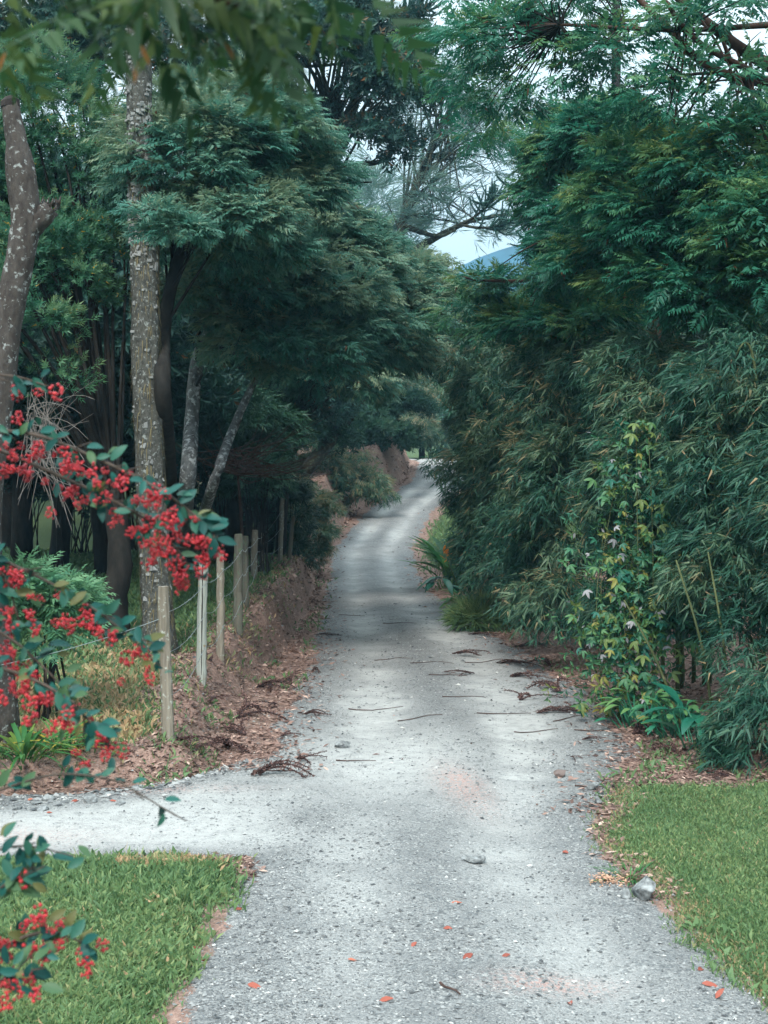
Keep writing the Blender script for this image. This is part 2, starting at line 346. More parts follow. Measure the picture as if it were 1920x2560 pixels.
def masks(x, y):
    L, R = Lr(y), Rr(y)
    n = fbm(x, y, 2.2, 7) * .2 + fbm(x, y, 8, 9, 3) * .12
    g = sst(-.14, .14, np.minimum(x - L, R - x) + n)
    side = sst(-.12, .12, np.minimum(y - 9.3, yb(x) - .12 - y) + n) * (x < L + 1.2)
    g = np.maximum(g, side)
    s = L - x; t = x - R
    isl = sst(-.16, .2, np.minimum(s - .04, 9.25 - y) + n * .8)
    rl = sst(-.2, .22, np.minimum(t - .03, 11.35 + .1 * (x - 2) - y + .35 * fbm(x, y, 1.1, 3, 3)) + n)
    rl = np.maximum(rl, sst(.1, .7, t + n) * sst(36, 42, y) * sst(82, 76, y))
    bl = sst(-.3, .3, np.minimum(s - s0(y) - .75, y - yb(x) - .45) + n * 2) * sst(60, 40, y)
    bl = np.maximum(bl, np.maximum(sst(6, 8, np.abs(x)) * (y > 14), sst(80, 95, y)) * (1 - g))
    gr = np.maximum(np.maximum(isl, rl), bl)
    dry = bl * sst(1.9, .4, s - s0(y) - .75 + n * 3) * sst(19, 13, y) + bl * sst(1.2, .2, y - yb(x) - .4 + n * 3)
    dry = np.clip(dry * .75 + isl * (x > -1.75) * sst(8.95, 9.12, y + n * .6) * .9 + rl * .5 * sst(.25, 0, t + n), 0, 1)
    wd = np.maximum(R - L, .5); u = (x - L) / wd
    mod = .5 + .6 * sst(.3, .7, vnoise(x, y, .35, 4)) + .3 * fbm(x, y, 1.5, 6)
    dust_lit = np.maximum(np.exp(-((u - .27) / .125) ** 2), np.exp(-((u - .70) / .125) ** 2)) * (.45 + .55 * sst(9, 12, y)) * mod * (.6 + .8 * vnoise(x, y, 3.1, 15))
    dust_lit = np.maximum(dust_lit, 1.0 * np.exp(-(((x - .05) / .95) ** 2 + ((y - 12.6) / 1.7) ** 2)))  # pale worn oval at the junction, its bright light put into the dust
    dust_lit = np.maximum(dust_lit, side * .85 * sst(.0, .5, y - 9.35) * sst(.3, .9, yb(x) - y) * sst(1.1, -.7, x - L + fbm(x, y, 1.2, 5)))  # side road paler too, brighter light put into its dust
    dust_lit = np.maximum(dust_lit, .6 * sst(66, 74, y))  # far end of the lane painted pale as if brightly lit
    dust_lit = np.clip(dust_lit, 0, 1) * g
    red = np.exp(-(((x - .62 + (y - 11.5) * .12) / .18) ** 2 + ((y - 11.4) / .7) ** 2)) + .8 * np.exp(-(((x + 3.0) / .8) ** 2 + ((y - 9.9) / .25) ** 2)) + .8 * np.exp(-(((x - .85) / .28) ** 2 + ((y - 7.15) / .12) ** 2))
    red = red + .5 * np.exp(-(((x + 2.0) / .9) ** 2 + ((y - 11.35) / .14) ** 2))
    return np.clip(g - gr, 0, 1), gr, dry, dust_lit, np.clip(red, 0, 1)

def geom(a, b, n):  # ever wider steps from a out to b
    d = abs(b - a); s = np.geomspace(.4, d, n); return a + np.sign(b - a) * s
xs = np.unique(np.concatenate([np.arange(-3.6, 4.0, .06), geom(-3.6, -680, 34), geom(3.98, 680, 34)]))
ysg = np.unique(np.concatenate([np.arange(5.6, 16, .06), np.arange(16, 30, .12), np.arange(30, 80, .3), geom(79.9, 680, 34), geom(5.6, -150, 22)]))
X, Y = np.meshgrid(xs, ysg); Zg = gz(X, Y)
GV = np.stack([X, Y, Zg], -1).reshape(-1, 3)
mg, mgr, mdry, mdust_lit, mred = [a.ravel() for a in masks(X, Y)]
ny, nx = X.shape
ii = np.arange(ny - 1)[:, None] * nx + np.arange(nx - 1)[None]
GQ = np.stack([ii, ii + 1, ii + nx + 1, ii + nx], -1).reshape(-1, 4)
fc = GV[GQ].mean(1); fg = mg[GQ].mean(1); fgr = mgr[GQ].mean(1)
fs = Lr(fc[:, 1]) - fc[:, 0]
cls = np.zeros(len(GQ), int)                        # 0 ground
inb = (fc[:, 1] > yb(fc[:, 0])) & (fs > 0.1) & (fs < s0(fc[:, 1]) + 1.0) & (fc[:, 1] < 80)
cls[inb] = 4
cls[(fgr > .5) & (fs > 0) & (fc[:, 1] > 10)] = 2    # lawn behind the fence
cls[(fgr > .5) & (fs > 0) & (fc[:, 1] <= 10)] = 3   # grass island
cls[(fgr > .5) & (fs < 0)] = 5                      # grass on the right
cls[(fg > .5)] = 1
for k, nm in ((0, 'ground'), (1, 'gravel_road'), (2, 'lawn'), (3, 'lawn'), (5, 'lawn'), (4, 'earth_bank')):
    q = GQ[cls == k]; u, inv = np.unique(q, return_inverse=True)
    g = Geo(); g.add(GV[u], inv.reshape(-1, 4))
    o = g.obj(nm, M_ground, smooth=True, kind='structure'); me = o.data
    a = me.attributes.new('mask', 'FLOAT_COLOR', 'POINT')
    a.data.foreach_set('color', np.stack([mg, mgr, 1 - mg - mgr, mdust_lit], -1)[u].astype(np.float32).ravel())
    me.attributes.new('dry', 'FLOAT', 'POINT').data.foreach_set('value', mdry[u].astype(np.float32))
    me.attributes.new('redness', 'FLOAT', 'POINT').data.foreach_set('value', mred[u].astype(np.float32))
    o['label'] = {0: 'brown soil under the trees', 1: 'pale grey gravel lane with worn wheel tracks', 2: 'shaded lawn behind the fence posts', 3: 'grass island beside the turning', 5: 'mown grass beside the lane', 4: 'eroded earth bank beside the lane'}[k]

# hills far off, the haze's blue partly put into their own colour
hx = np.linspace(-300, 420, 90); hy = np.linspace(330, 640, 40); HX, HY = np.meshgrid(hx, hy)
hh = 62 + 15 * np.exp(-((HX - 60) / 45) ** 2) - .12 * np.abs(HX - 60) + 9 * fbm(HX, HY, .017, 4, 5)
HZ = -4 + np.clip(hh, 5, 90) * sst(330, 510, HY) * sst(645, 530, HY)
g = Geo(); ii = np.arange(39)[:, None] * 90 + np.arange(89)[None]
g.add(np.stack([HX, HY, HZ], -1), np.stack([ii, ii + 1, ii + 91, ii + 90], -1))
g.obj('hills', simple('haze_tinted_hillside', (.022, .065, .095), .95, .1, .5, 0, .05), smooth=True, kind='structure')['label'] = 'blue wooded hills far beyond the lane'

# ------------------------------------------------------------------ foliage
def diamond(b, d, n, L, W, fold=.15, bend=0.):
    """leaf: base b, along d, face normal n"""
    s = np.cross(n, d); m = b + d * L * .45
    return np.array([b, m + s * W * .5 + n * W * fold, b + d * L - n * bend * L, m - s * W * .5 + n * W * fold])
def spike(b, d, n, L, W, bend=0.):
    s = np.cross(n, d); q = b + d * L * .22
    return np.array([q + s * W * .5, b + d * L - n * bend * L, q - s * W * .62])
def t_frond(k=9, L=1., seed=0):
    r = np.random.default_rng(seed); out = []; ti = []
    for i in range(k):
        u = .12 + .86 * i / (k - 1); x = np.array([u * L, 0, -.16 * u * u * L])
        ln = L * .50 * (1 - .55 * abs(u - .42) / .58) * r.uniform(.8, 1.15)
        for sgn in (-1, 1):
            a = rad(62 - 24 * u) * r.uniform(.85, 1.15); d = np.array([math.cos(a), sgn * math.sin(a), r.uniform(-.3, .1) - .3 * u]); d /= np.linalg.norm(d)
            out.append(spike(x, d, unit(np.array([r.normal() * .35, r.normal() * .35, 1.])), ln, ln * .27, .12)); ti.append(r.normal() * .05)
    return np.array(out), np.array(ti)
def t_bamboo(k=8, seed=0):
    r = np.random.default_rng(seed); out = []; ti = []
    for i in range(k):
        u = i / k; x = np.array([u * .55, 0, -.12 * u])
        a = r.normal() * .75; d = np.array([math.cos(a), math.sin(a), -.25 + r.normal() * .35]); d /= np.linalg.norm(d)
        ln = r.uniform(.45, .75)
        out.append(spike(x, d, unit(np.array([r.normal() * .5, r.normal() * .5, 1.])), ln, ln * .135, .15)); ti.append(r.normal() * .11)
    return np.array(out), np.array(ti)
def t_rosette(k=14, seed=0, w=.2, spread=.9):
    r = np.random.default_rng(seed); out = []; ti = []
    for i in range(k):
        u = i / k; x = np.array([u * .55, 0, 0]); th = i * 2.4
        op = spread * (1.15 - .6 * u)
        d = np.array([math.cos(op), math.sin(op) * math.cos(th), math.sin(op) * math.sin(th)])
        nn = unit(np.array([math.sin(op), -math.cos(op) * math.cos(th), -math.cos(op) * math.sin(th)]) + r.normal(size=3) * .2)
        nn = unit(nn - d * nn.dot(d)); ln = r.uniform(.38, .55)
        out.append(diamond(x, d, nn, ln, ln * w, .12, .1) if w > .3 else spike(x, d, nn, ln, ln * w * 1.1, .1)); ti.append(.12 * u + r.normal() * .05)
    return np.array(out), np.array(ti)
def t_needle(k=14, seed=0):
    r = np.random.default_rng(seed); out = []; ti = []
    for i in range(k):
        x = np.array([r.uniform(0, .6), 0, 0]); d = unit(np.array([1, r.normal() * .5, r.normal() * .4 - .1])); ln = r.uniform(.5, 1)
        out.append(diamond(x, d, unit(np.cross(d, r.normal(size=3))), ln, .028, 0, .1)[[0, 1, 2]]); ti.append(r.normal() * .1)
    return np.array(out), np.array(ti)
T_fr = [t_frond(8, 1., s) for s in range(6)]
T_bm = [t_bamboo(8, s) for s in range(8)]
T_ro = [t_rosette(14, s) for s in range(6)]
T_ov = [t_rosette(9, s, .36, 1.1) for s in range(6)]
T_ne = [t_needle(14, s) for s in range(6)]

def place_sprays(g, tmpl, pos, Xa, Za, size, tint):
    Xa = unit(Xa); Ya = unit(np.cross(Za, Xa)); Za = np.cross(Xa, Ya)
    B = np.stack([Xa, Ya, Za], 1)
    pick = rng.integers(0, len(tmpl), len(pos))
    for k, (tv, tt) in enumerate(tmpl):
        w_ = np.nonzero(pick == k)[0]
        if not len(w_): continue
        V = np.einsum('klc,ncd->nkld', tv, B[w_]) * size[w_, None, None, None] + pos[w_, None, None]
        ti = np.clip(tint[w_, None] + tt[None], 0, .985)
        dead = rng.random(ti.shape) < .012; ti = np.where(dead, 1., ti)
        n = V.shape[0] * V.shape[1]; m = V.shape[2]; ix = np.arange(n * m).reshape(-1, m)
        g.add(V.reshape(-1, 3), ix if m == 4 else None, ix if m == 3 else None, np.repeat(ti.ravel(), m))

def crown(g, blobs, pads, per, tmpl, size, pad_r, flat=.5, droop=.1, lift=.0, tint=(.2, .8), dens=1., under=-.45, inner=.55):
    """blobs: (px, py, d, rx_px, ry_px, rd); pads of sprays spread over them. Returns the pad centres."""
    cs = np.array([P(b[0], b[1], b[2]) for b in blobs]); rr = np.array([(b[3] * b[2] / FPX, b[5], b[4] * b[2] / FPX) for b in blobs])
    wt = np.array([(r[0] * r[1] + r[1] * r[2] + r[0] * r[2]) for r in rr]); wt = wt / wt.sum()
    ce, nr = [], []
    for c, r, k in zip(cs, rr, np.maximum(1, np.round(wt * pads).astype(int))):
        d = rdir(k * 5); d = d[(d[:, 2] > under) & ((d[:, 1] < .5) | (rng.random(k * 5) < .3))][:k]
        ce.append(c + d * r * rng.uniform(inner, 1.02, (len(d), 1))); nr.append(unit(d / r))
    ce = np.concatenate(ce); nr = np.concatenate(nr)
    ok = ce[:, 2] > gz(ce[:, 0], ce[:, 1], False) + .04; ce, nr = ce[ok], nr[ok]
    m = len(ce); pr = pad_r * rng.uniform(.6, 1.3, m); pt = rng.uniform(*tint, m)
    e = unit(rng.normal(size=(m, per, 3)) + .7 * nr[:, None] + np.array([0, 0, .35]))
    u = rng.random((m, per, 1)) ** .5
    pos = ce[:, None] + e * u * pr[:, None, None] * np.array([1, 1, flat])
    Xa = e * np.array([1, 1, .5]) + .5 * nr[:, None] * np.array([1, 1, .4]) + rng.normal(size=e.shape) * .25 + np.array([0, 0, lift - droop])
    Za = np.array([0, 0, 1.]) + rng.normal(size=e.shape) * .35
    # young outer tips paler; tops lighter, undersides darker, with light put into the tint
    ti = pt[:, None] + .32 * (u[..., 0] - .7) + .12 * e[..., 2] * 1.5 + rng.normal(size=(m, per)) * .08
    sz = size * rng.uniform(.7, 1.25, (m, per))
    keep = (rng.random(m * per) < dens)
    pos = pos.reshape(-1, 3); ok = keep & (pos[:, 2] > gz(pos[:, 0], pos[:, 1], False) + .03)
    place_sprays(g, tmpl, pos[ok], Xa.reshape(-1, 3)[ok], Za.reshape(-1, 3)[ok], sz.ravel()[ok], ti.ravel()[ok])
    return ce
def limbs(g, trunk, pads, r0=.05, r1=.008, frac=(.35, 1.), sag=.25, share=1.):
    for p in pads:
        if rng.random() > share: continue
        i = int(rng.uniform(*frac) * (len(trunk) - 1)); a = trunk[i]
        c = (a + p) / 2 + np.array([0, 0, sag * np.linalg.norm(p - a) * .5]) + rng.normal(size=3) * .12
        tube(g, bez(a, c, p, 7) , np.linspace(r0, r1, 7), 5, cap=False)

def tree(name, label, cat, path, radii, tbark, leaf, blobs, pads, per, tmpl, size, pad_r, group=None, limb=(.022, .005), sides=12, noise=.05, share=.16, frac=(.5, 1.), extra=(), **kw):
    tr = spline(path, 28); base = np.array(tr[0])
    root = thing(name, base, label, cat, group)
    g = Geo(); tube(g, tr, np.interp(np.linspace(0, 1, 28), np.linspace(0, 1, len(radii)), radii), sides, noise)
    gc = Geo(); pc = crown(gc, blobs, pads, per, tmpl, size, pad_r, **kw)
    gb = Geo(); limbs(gb, tr, pc, limb[0], limb[1], frac, share=share)
    g.obj('trunk', tbark, root, True)
    if gb.n: gb.obj('branches', M_dbark if tbark is M_birch else tbark, root, True, kind='stuff')
    for ex, er in extra:
        g2 = Geo(); e = spline(ex, 20); tube(g2, e, np.linspace(er[0], er[1], 20), 8, noise); g2.obj('limb', tbark, root, True)
    gc.obj('crown', leaf, root)
    return root
def on_ground(px, py):
    """where the line of sight through (px, py) meets the ground"""
    d = 6.
    for d in np.arange(6, 90, .1):
        p = P(px, py, d)
        if p[2] <= gz(p[0], p[1], False): return np.array([p[0], p[1], float(gz(p[0], p[1]))])
    return p
def gp(x, y, dz=0): return np.array([x, y, float(gz(x, y)) + dz])

# --- left: the tall trunk in lichen
b1 = on_ground(400, 1632); dT = b1[1]
tp = [b1 + np.array([0, 0, -.1]), P(388, 1400, dT), P(368, 1000, dT), P(362, 650, dT), P(350, 350, dT), P(345, 0, dT), P(340, -500, dT)]
tr = spline(tp, 60); trr = np.interp(np.linspace(0, 1, 60), [0, .06, .2, .6, 1], [.22, .185, .165, .155, .11])
lt = thing('lichen_tree', b1, 'tall straight tree trunk crusted with pale lichen and hanging moss behind the fence', 'tree')
g = Geo(); tube(g, tr, trr, 28, .05); limb_p = [P(150, -350, dT + 1), P(620, -350, dT + 1), P(560, -500, dT - 1), P(200, -600, dT), P(250, 60, dT + 3), P(480, -80, dT + 2)]
for q in limb_p: tube(g, bez(tr[rng.integers(46, 59)], (tr[52] + q) / 2 + np.array([0, 0, .5]), q, 9), np.linspace(.06, .015, 9), 7)
g.obj('trunk', M_lichen, lt, True)
gc = Geo(); crown(gc, [(200, -260, dT + 1.5, 260, 200, 1.2), (600, -350, dT + 1.5, 250, 150, 1.2)], 24, 40, T_ov, .22, .6, tint=(.1, .7), droop=.3)
gc.obj('crown', M_dark, lt)
g = Geo(); hs = np.array([[-.5, -.5, 0], [.5, -.4, 0], [.6, .45, .0], [-.4, .5, 0], [-.45, -.45, .12], [.5, -.3, .22], [.5, .4, .25], [-.35, .45, .15]])
g.add(hs, [(0, 3, 2, 1), (4, 5, 6, 7), (0, 1, 5, 4), (1, 2, 6, 5), (2, 3, 7, 6), (3, 0, 4, 7)]); plate = g.mesh('bark_plate', M_plate)
for k in range(280):
    u = rng.uniform(.50, .74) if k < 190 else rng.uniform(.12, .9); i = int(u * 59); th = rng.uniform(-2.9, -.2)
    n_ = np.array([math.cos(th), math.sin(th), 0]); p = tr[i] + n_ * trr[i] * .97 + np.array([0, 0, rng.uniform(-.06, .06)])
    z = n_ + np.array([0, 0, rng.uniform(-.2, .75)]) + rng.normal(size=3) * .2
    inst('bark_plate', plate, lt, p, np.cross(z, [0, 0, 1.]) + rng.normal(size=3) * .15, z, (rng.uniform(.03, .065), rng.uniform(.03, .075), .07))
g = Geo()
for k in range(900):
    i = int(rng.uniform(.05, .62) * 59); th = rng.choice([rng.uniform(-.5, .25), rng.uniform(-3.4, -2.7), rng.uniform(-2.2, -1)], p=[.45, .35, .2])
    n_ = np.array([math.cos(th), math.sin(th), 0]); a = tr[i] + n_ * trr[i] * 1.0 + np.array([0, 0, rng.uniform(-.08, .08)]); ln = rng.uniform(.05, .22)
    a2 = a + n_ * .02 + rng.normal(size=3) * .012 - np.array([0, 0, ln]); s = unit(np.cross(n_, [0, 0, 1.])) * .005
    g.add([a - s, a + s, a2 + s * .3, a2 - s * .3], [(0, 1, 2, 3)])
g.obj('moss', M_strand, lt, kind='stuff')

# --- left edge: the sawn trunk with a broken fork
b2 = np.array([P(-70, 1700, 10.9)[0], 11.9, 0]); b2[2] = gz(b2[0], b2[1]); dS = 11.6
st = thing('cut_tree', b2, 'bare grey trunk sawn off at the top with a broken fork, behind the red berries', 'dead tree')
g = Geo(); pth = spline([b2 - np.array([0, 0, .1]), P(-34, 1350, dS), P(-2, 1000, dS), P(24, 780, dS), P(62, 580, dS), P(58, 480, dS), P(40, 350, dS), P(25, 258, dS)], 40)
tube(g, pth, np.interp(np.linspace(0, 1, 40), [0, .3, .66, .78, .85, 1], [.125, .115, .118, .125, .085, .07]), 18, .03); g.obj('trunk', M_grey_bark, st, True)
g = Geo(); pk = spline([P(62, 590, dS), P(95, 555, dS), P(128, 520, dS)], 8); tube(g, pk, np.linspace(.095, .075, 8), 12, .1)
for k in range(16):
    a = pk[-1] + rng.normal(size=3) * np.array([.05, .05, .02]); tube(g, [a, a + np.array([.02, 0, .07]) * rng.uniform(.3, 1.2)], [.018, .004], 4)
g.obj('broken_stub', M_grey_bark, st, True)
g = Geo(); top = pth[-1]; tube(g, [top - np.array([-.003, 0, .03]), top + np.array([0, 0, .02]), top + np.array([-.01, 0, .05])], [.076, .073, .04], 14, .05); g.obj('sawn_top', M_stump_dark, st)

# --- left: narrow-leaved evergreen
bo = on_ground(285, 1600); dO = bo[1]
ole = tree('evergreen_tree', 'bushy narrow-leaved evergreen on the left with a dark leaning trunk', 'tree',
     [bo - np.array([0, 0, .1]), P(285, 1500, dO), P(300, 1390, dO), P(270, 1150, dO + .5), P(200, 800, dO + 1), P(150, 450, dO + 1)], [.22, .17, .14, .12, .09, .04], M_dbark, M_olean,
     [(110, 330, dO + 1.2, 170, 170, 1.2), (60, 560, dO + .6, 150, 190, 1.1), (190, 520, dO + 1, 150, 170, 1.1), (230, 640, dO + .6, 110, 110, .8), (140, 700, dO, 150, 130, .8), (60, 900, dO - .6, 130, 160, .6), (30, 250, dO + 1, 150, 120, 1), (-150, 500, dO + .5, 180, 400, 1.3)],
     170, 62, T_ro, .15, .36, flat=.8, lift=.35, droop=0, tint=(.2, .75), limb=(.035, .006))
g = Geo()
for k in range(80):
    a = P(rng.uniform(60, 120), rng.uniform(980, 1180), dO - .9 + rng.normal() * .2); b = P(rng.uniform(40, 240), rng.uniform(930, 1330), dO - 1.0 + rng.normal() * .3)
    tube(g, bez(a, (a + b) / 2 + np.array([0, 0, rng.uniform(-.1, .25)]), b, 6), np.linspace(.0045, .002, 6), 4, cap=False)
g.obj('bare_twigs', M_twig, ole, kind='stuff')

# --- left: the feathery acacias
bA = on_ground(440, 1400)
tree('acacia_tree', 'feathery acacia right behind the tall lichen trunk', 'tree', [bA, P(415, 1100, 17), P(412, 800, 16.8), P(480, 550, 17), P(560, 350, 17)], [.12, .1, .08, .06, .03], M_dbark, M_acacia,
     [(520, 420, 17.3, 190, 150, 1.3), (640, 340, 18, 130, 110, 1.2), (450, 360, 18.6, 90, 140, .8), (470, 600, 16.9, 110, 90, .7), (580, 580, 17, 150, 130, 1.1), (700, 470, 18.5, 110, 120, 1)],
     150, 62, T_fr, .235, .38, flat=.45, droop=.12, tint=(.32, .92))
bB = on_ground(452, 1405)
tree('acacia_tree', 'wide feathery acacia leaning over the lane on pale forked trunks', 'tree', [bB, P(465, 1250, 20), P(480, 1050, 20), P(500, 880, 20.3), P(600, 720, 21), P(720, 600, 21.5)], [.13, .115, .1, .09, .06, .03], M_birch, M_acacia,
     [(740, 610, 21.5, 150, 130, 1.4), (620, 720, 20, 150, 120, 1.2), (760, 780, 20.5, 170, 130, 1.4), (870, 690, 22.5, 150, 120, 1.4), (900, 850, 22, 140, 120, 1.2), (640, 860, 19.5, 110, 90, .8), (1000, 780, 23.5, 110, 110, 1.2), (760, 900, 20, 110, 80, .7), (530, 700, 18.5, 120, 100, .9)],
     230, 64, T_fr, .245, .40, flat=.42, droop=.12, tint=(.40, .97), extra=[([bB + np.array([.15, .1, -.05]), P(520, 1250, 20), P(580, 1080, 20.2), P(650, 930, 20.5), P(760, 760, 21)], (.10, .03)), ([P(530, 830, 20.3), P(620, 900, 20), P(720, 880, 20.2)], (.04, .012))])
bC = on_ground(700, 1395)
tree('acacia_tree', 'distant feathery acacia over the middle of the lane', 'tree', [bC, P(720, 1150, 29), P(800, 950, 29.5), P(950, 760, 30)], [.13, .1, .08, .04], M_dbark, M_acacia,
     [(960, 720, 31, 150, 80, 1.8), (1070, 800, 32, 120, 90, 1.6), (940, 880, 30, 120, 70, 1.3), (1110, 790, 33, 80, 60, 1.2), (1030, 900, 31, 80, 50, 1.), (840, 940, 28, 110, 60, 1.)],
     145, 56, T_fr, .32, .5, flat=.42, droop=.12, tint=(.45, 1.))

gs = Geo(); crown(gs, [(385, 545, 13.95, 45, 22, .1), (440, 585, 14.2, 60, 30, .25)], 14, 24, T_fr, .17, .16, flat=.4, droop=.15, tint=(.3, .8))
gs.obj('outer_foliage', M_acacia, [o for o in bpy.data.objects if o.name.startswith('acacia_tree')][0], kind='stuff')
# --- top centre: dark broadleaf tree with mossy limbs
bD = gp(-2.9, 33)
tree('dark_tree', 'tall dark-leaved tree with crooked mossy limbs above the lane', 'tree', [bD, P(740, 900, 33), P(770, 600, 32), P(790, 450, 31), P(850, 250, 30)], [.3, .24, .2, .15, .06], M_moss, M_dark,
     [(860, 180, 30, 200, 150, 2), (760, 80, 30, 170, 120, 1.8), (955, 240, 30, 100, 110, 1.3), (920, 370, 30, 110, 50, 1.), (1010, 120, 31, 70, 100, 1.1), (700, 250, 30, 100, 150, 1.2), (830, -120, 30, 260, 90, 1.5), (640, -20, 30, 120, 90, 1.5)],
     130, 36, T_ov, .30, .5, flat=.7, droop=.35, tint=(.05, .75), share=.4, limb=(.05, .010),
     extra=[([P(775, 560, 32), P(840, 430, 31), P(960, 400, 30.5), P(1010, 330, 30)], (.10, .02)), ([P(770, 480, 31.5), P(850, 460, 31), P(930, 455, 30.5)], (.07, .015)), ([P(690, 460, 32), P(740, 330, 31), P(850, 220, 30)], (.09, .02)), ([P(600, 130, 30), P(800, 85, 30), P(1090, 75, 30)], (.07, .03)), ([P(680, 150, 30), P(800, 165, 30), P(980, 130, 29.6)], (.05, .015))])

# --- middle distance: thin casuarina, grey trees
tree('thin_tree', 'thin wispy tree with leaning mossy boughs against the sky', 'tree', [gp(-3.0, 51), P(900, 1000, 51), P(975, 800, 50), P(1005, 560, 50), P(1060, 420, 50), P(1120, 280, 50), P(1170, 180, 50)], [.25, .2, .16, .12, .08, .03], M_moss, M_grey,
     [(1110, 330, 50, 110, 130, 2), (1190, 420, 50, 90, 130, 2), (1030, 480, 50, 90, 130, 2), (1150, 560, 50, 110, 60, 1.8), (1090, 230, 50, 80, 60, 1.6), (1250, 330, 50, 60, 90, 1.5)],
     80, 9, T_ne, .7, .8, flat=.8, droop=.1, lift=.25, tint=(.1, .7), share=.9, limb=(.05, .012),
     extra=[([P(995, 650, 50), P(1080, 600, 50), P(1170, 555, 50), P(1270, 535, 50)], (.15, .05)), ([P(1000, 560, 50), P(1090, 590, 49.6), P(1140, 575, 49.5)], (.10, .04))])
g = Geo()
for k in range(90):
    a = P(rng.uniform(1000, 1170), rng.uniform(250, 590), 50); b = a + np.array([rng.uniform(-.6, 2.6), rng.normal() * .6, rng.uniform(-.2, 1.9)])
    tube(g, bez(a, (a + b) / 2 + rng.normal(size=3) * .25, b, 7), np.linspace(.016, .005, 7), 3, cap=False)
g.obj('twigs', M_moss, [o for o in bpy.data.objects if o.name.startswith('thin_tree')][0], kind='stuff')
for px, py, d, rx, ry, lab in ((930, 560, 56, 90, 90, 'grey-green bushy tree just left of the thin wispy tree'),):
    b = gp(-4.6 if px < 1000 else -3.4, d + 3)
    tree('grey_tree', lab, 'tree', [b, (b + P(px, py, d)) / 2, P(px, py, d)], [.2, .15, .05], M_dbark, M_grey, [(px, py, d, rx, ry, 2), (px, py + 110, d, rx, 90, 2), (px + 20, py + 230, d, rx, 110, 2)], 50, 26, T_ne, .8, .8, flat=.9, lift=.3, tint=(.1, .6), share=.5)

# --- araucarias: whorls of rope-like branches
def araucaria(base, label, tops, group=None):
    root = thing('araucaria_tree', base, label, 'tree', group)
    trunk = [base, *tops[0]]; g = Geo(); tr = spline(trunk, 20); tube(g, tr, np.linspace(.25, .1, 20), 10, .04); g.obj('trunk', M_dbark, root, True)
    gb = Geo(); gl = Geo()
    for a, b in tops[1]:
        br = bez(a, (a + b) / 2 - np.array([0, 0, .25]), b, 10); tube(gb, br, np.linspace(.06, .03, 10), 6)
        for k in range(34):
            o = br[-1 - (k % 4)] if k < 26 else br[int(rng.integers(4, 9))]
            d = unit(b - a) * rng.uniform(.2, 1.2) + rdir(1)[0] * .8 + np.array([0, 0, .15]); d = unit(d); ln = rng.uniform(.4, .8)
            rope = bez(o, o + d * ln * .6 - np.array([0, 0, .12]), o + d * ln + np.array([0, 0, .12]), 8)
            tube(gl, rope, np.linspace(.035, .02, 8), 4, tint=.3, cap=False)
            for q in range(26):
                p = rope[int(rng.integers(0, 8))] + d * rng.uniform(-.04, .04); n_ = unit(rdir(1)[0] + d * .9)
                gl.add(diamond(p, n_, unit(np.cross(n_, [.3, .5, 1])), .10, .025, .1), [(0, 1, 2, 3)], None, rng.uniform(0, .9))
    gb.obj('branches', M_moss, root, True, kind='stuff'); gl.obj('crown', M_dark, root)
araucaria(gp(6.8, 42), 'araucaria with dark rope-like tufts at its branch ends beside the sky gap', [[P(1530, 700, 42), P(1540, 300, 42), P(1540, -200, 42)],
    [(P(1530, 520, 42), P(1300, 545, 41)), (P(1530, 480, 42), P(1290, 470, 41)), (P(1530, 560, 42), P(1330, 600, 41)), (P(1530, 420, 42), P(1340, 400, 41.5)), (P(1535, 300, 42), P(1360, 290, 41)), (P(1530, 500, 42), P(1700, 470, 41)), (P(1540, 100, 42), P(1350, 60, 41)), (P(1540, 50, 42), P(1750, 20, 41)), (P(1150, 560, 48), P(1230, 500, 47.5)), (P(1150, 560, 48), P(1260, 560, 47.5))]])
araucaria(gp(-3.9, 38), 'araucaria with upright dark tufts at the top behind the dark-leaved tree', [[P(720, 800, 38), P(800, 500, 38), P(900, 200, 38), P(960, -200, 38)],
    [(P(930, 90, 38), P(1020, 45, 37.5)), (P(930, 70, 38), P(1060, 20, 37.5)), (P(900, 150, 38), P(800, 90, 37.5)), (P(940, 20, 38), P(860, -20, 37.5)), (P(900, 200, 38), P(1050, 160, 37.5))]])

# --- right: acacias over the bamboo
bR = gp(6.6, 15.2)
rt = tree('acacia_tree', 'large feathery acacia leaning in at the upper right on brown boughs', 'tree', [bR, P(2300, 900, 15), P(2180, 500, 15), P(2050, 250, 15), P(1850, 120, 15), P(1650, -40, 15)], [.2, .16, .13, .09, .06, .03], M_bbark, M_acacia_r,
     [(1830, 420, 15, 150, 100, 1.1), (1740, 560, 15.2, 170, 110, 1.1), (1860, 720, 14.5, 140, 120, 1), (1600, 480, 16, 150, 110, 1.1), (1700, 730, 15.6, 150, 90, 1), (1880, 560, 14.4, 100, 120, .8), (1530, 650, 17, 110, 90, .9)],
     150, 58, T_fr, .23, .38, flat=.42, droop=.15, tint=(.15, .8), frac=(.3, .95), share=.2, limb=(.016, .005),
     extra=[([P(1990, 230, 15), P(1780, 170, 15), P(1660, 60, 15.3), P(1560, -40, 15.5)], (.05, .03)), ([P(2000, 260, 15), P(1880, 180, 14.8), P(1740, 100, 14.7), P(1640, -30, 14.6)], (.045, .02)), ([P(1950, 60, 15), P(1700, 75, 15), P(1400, 62, 15.2), P(1250, 70, 15.4)], (.035, .008)), ([P(1960, 330, 15), P(1850, 200, 15.3), P(1700, 190, 15.6), P(1500, 250, 16)], (.03, .008))])
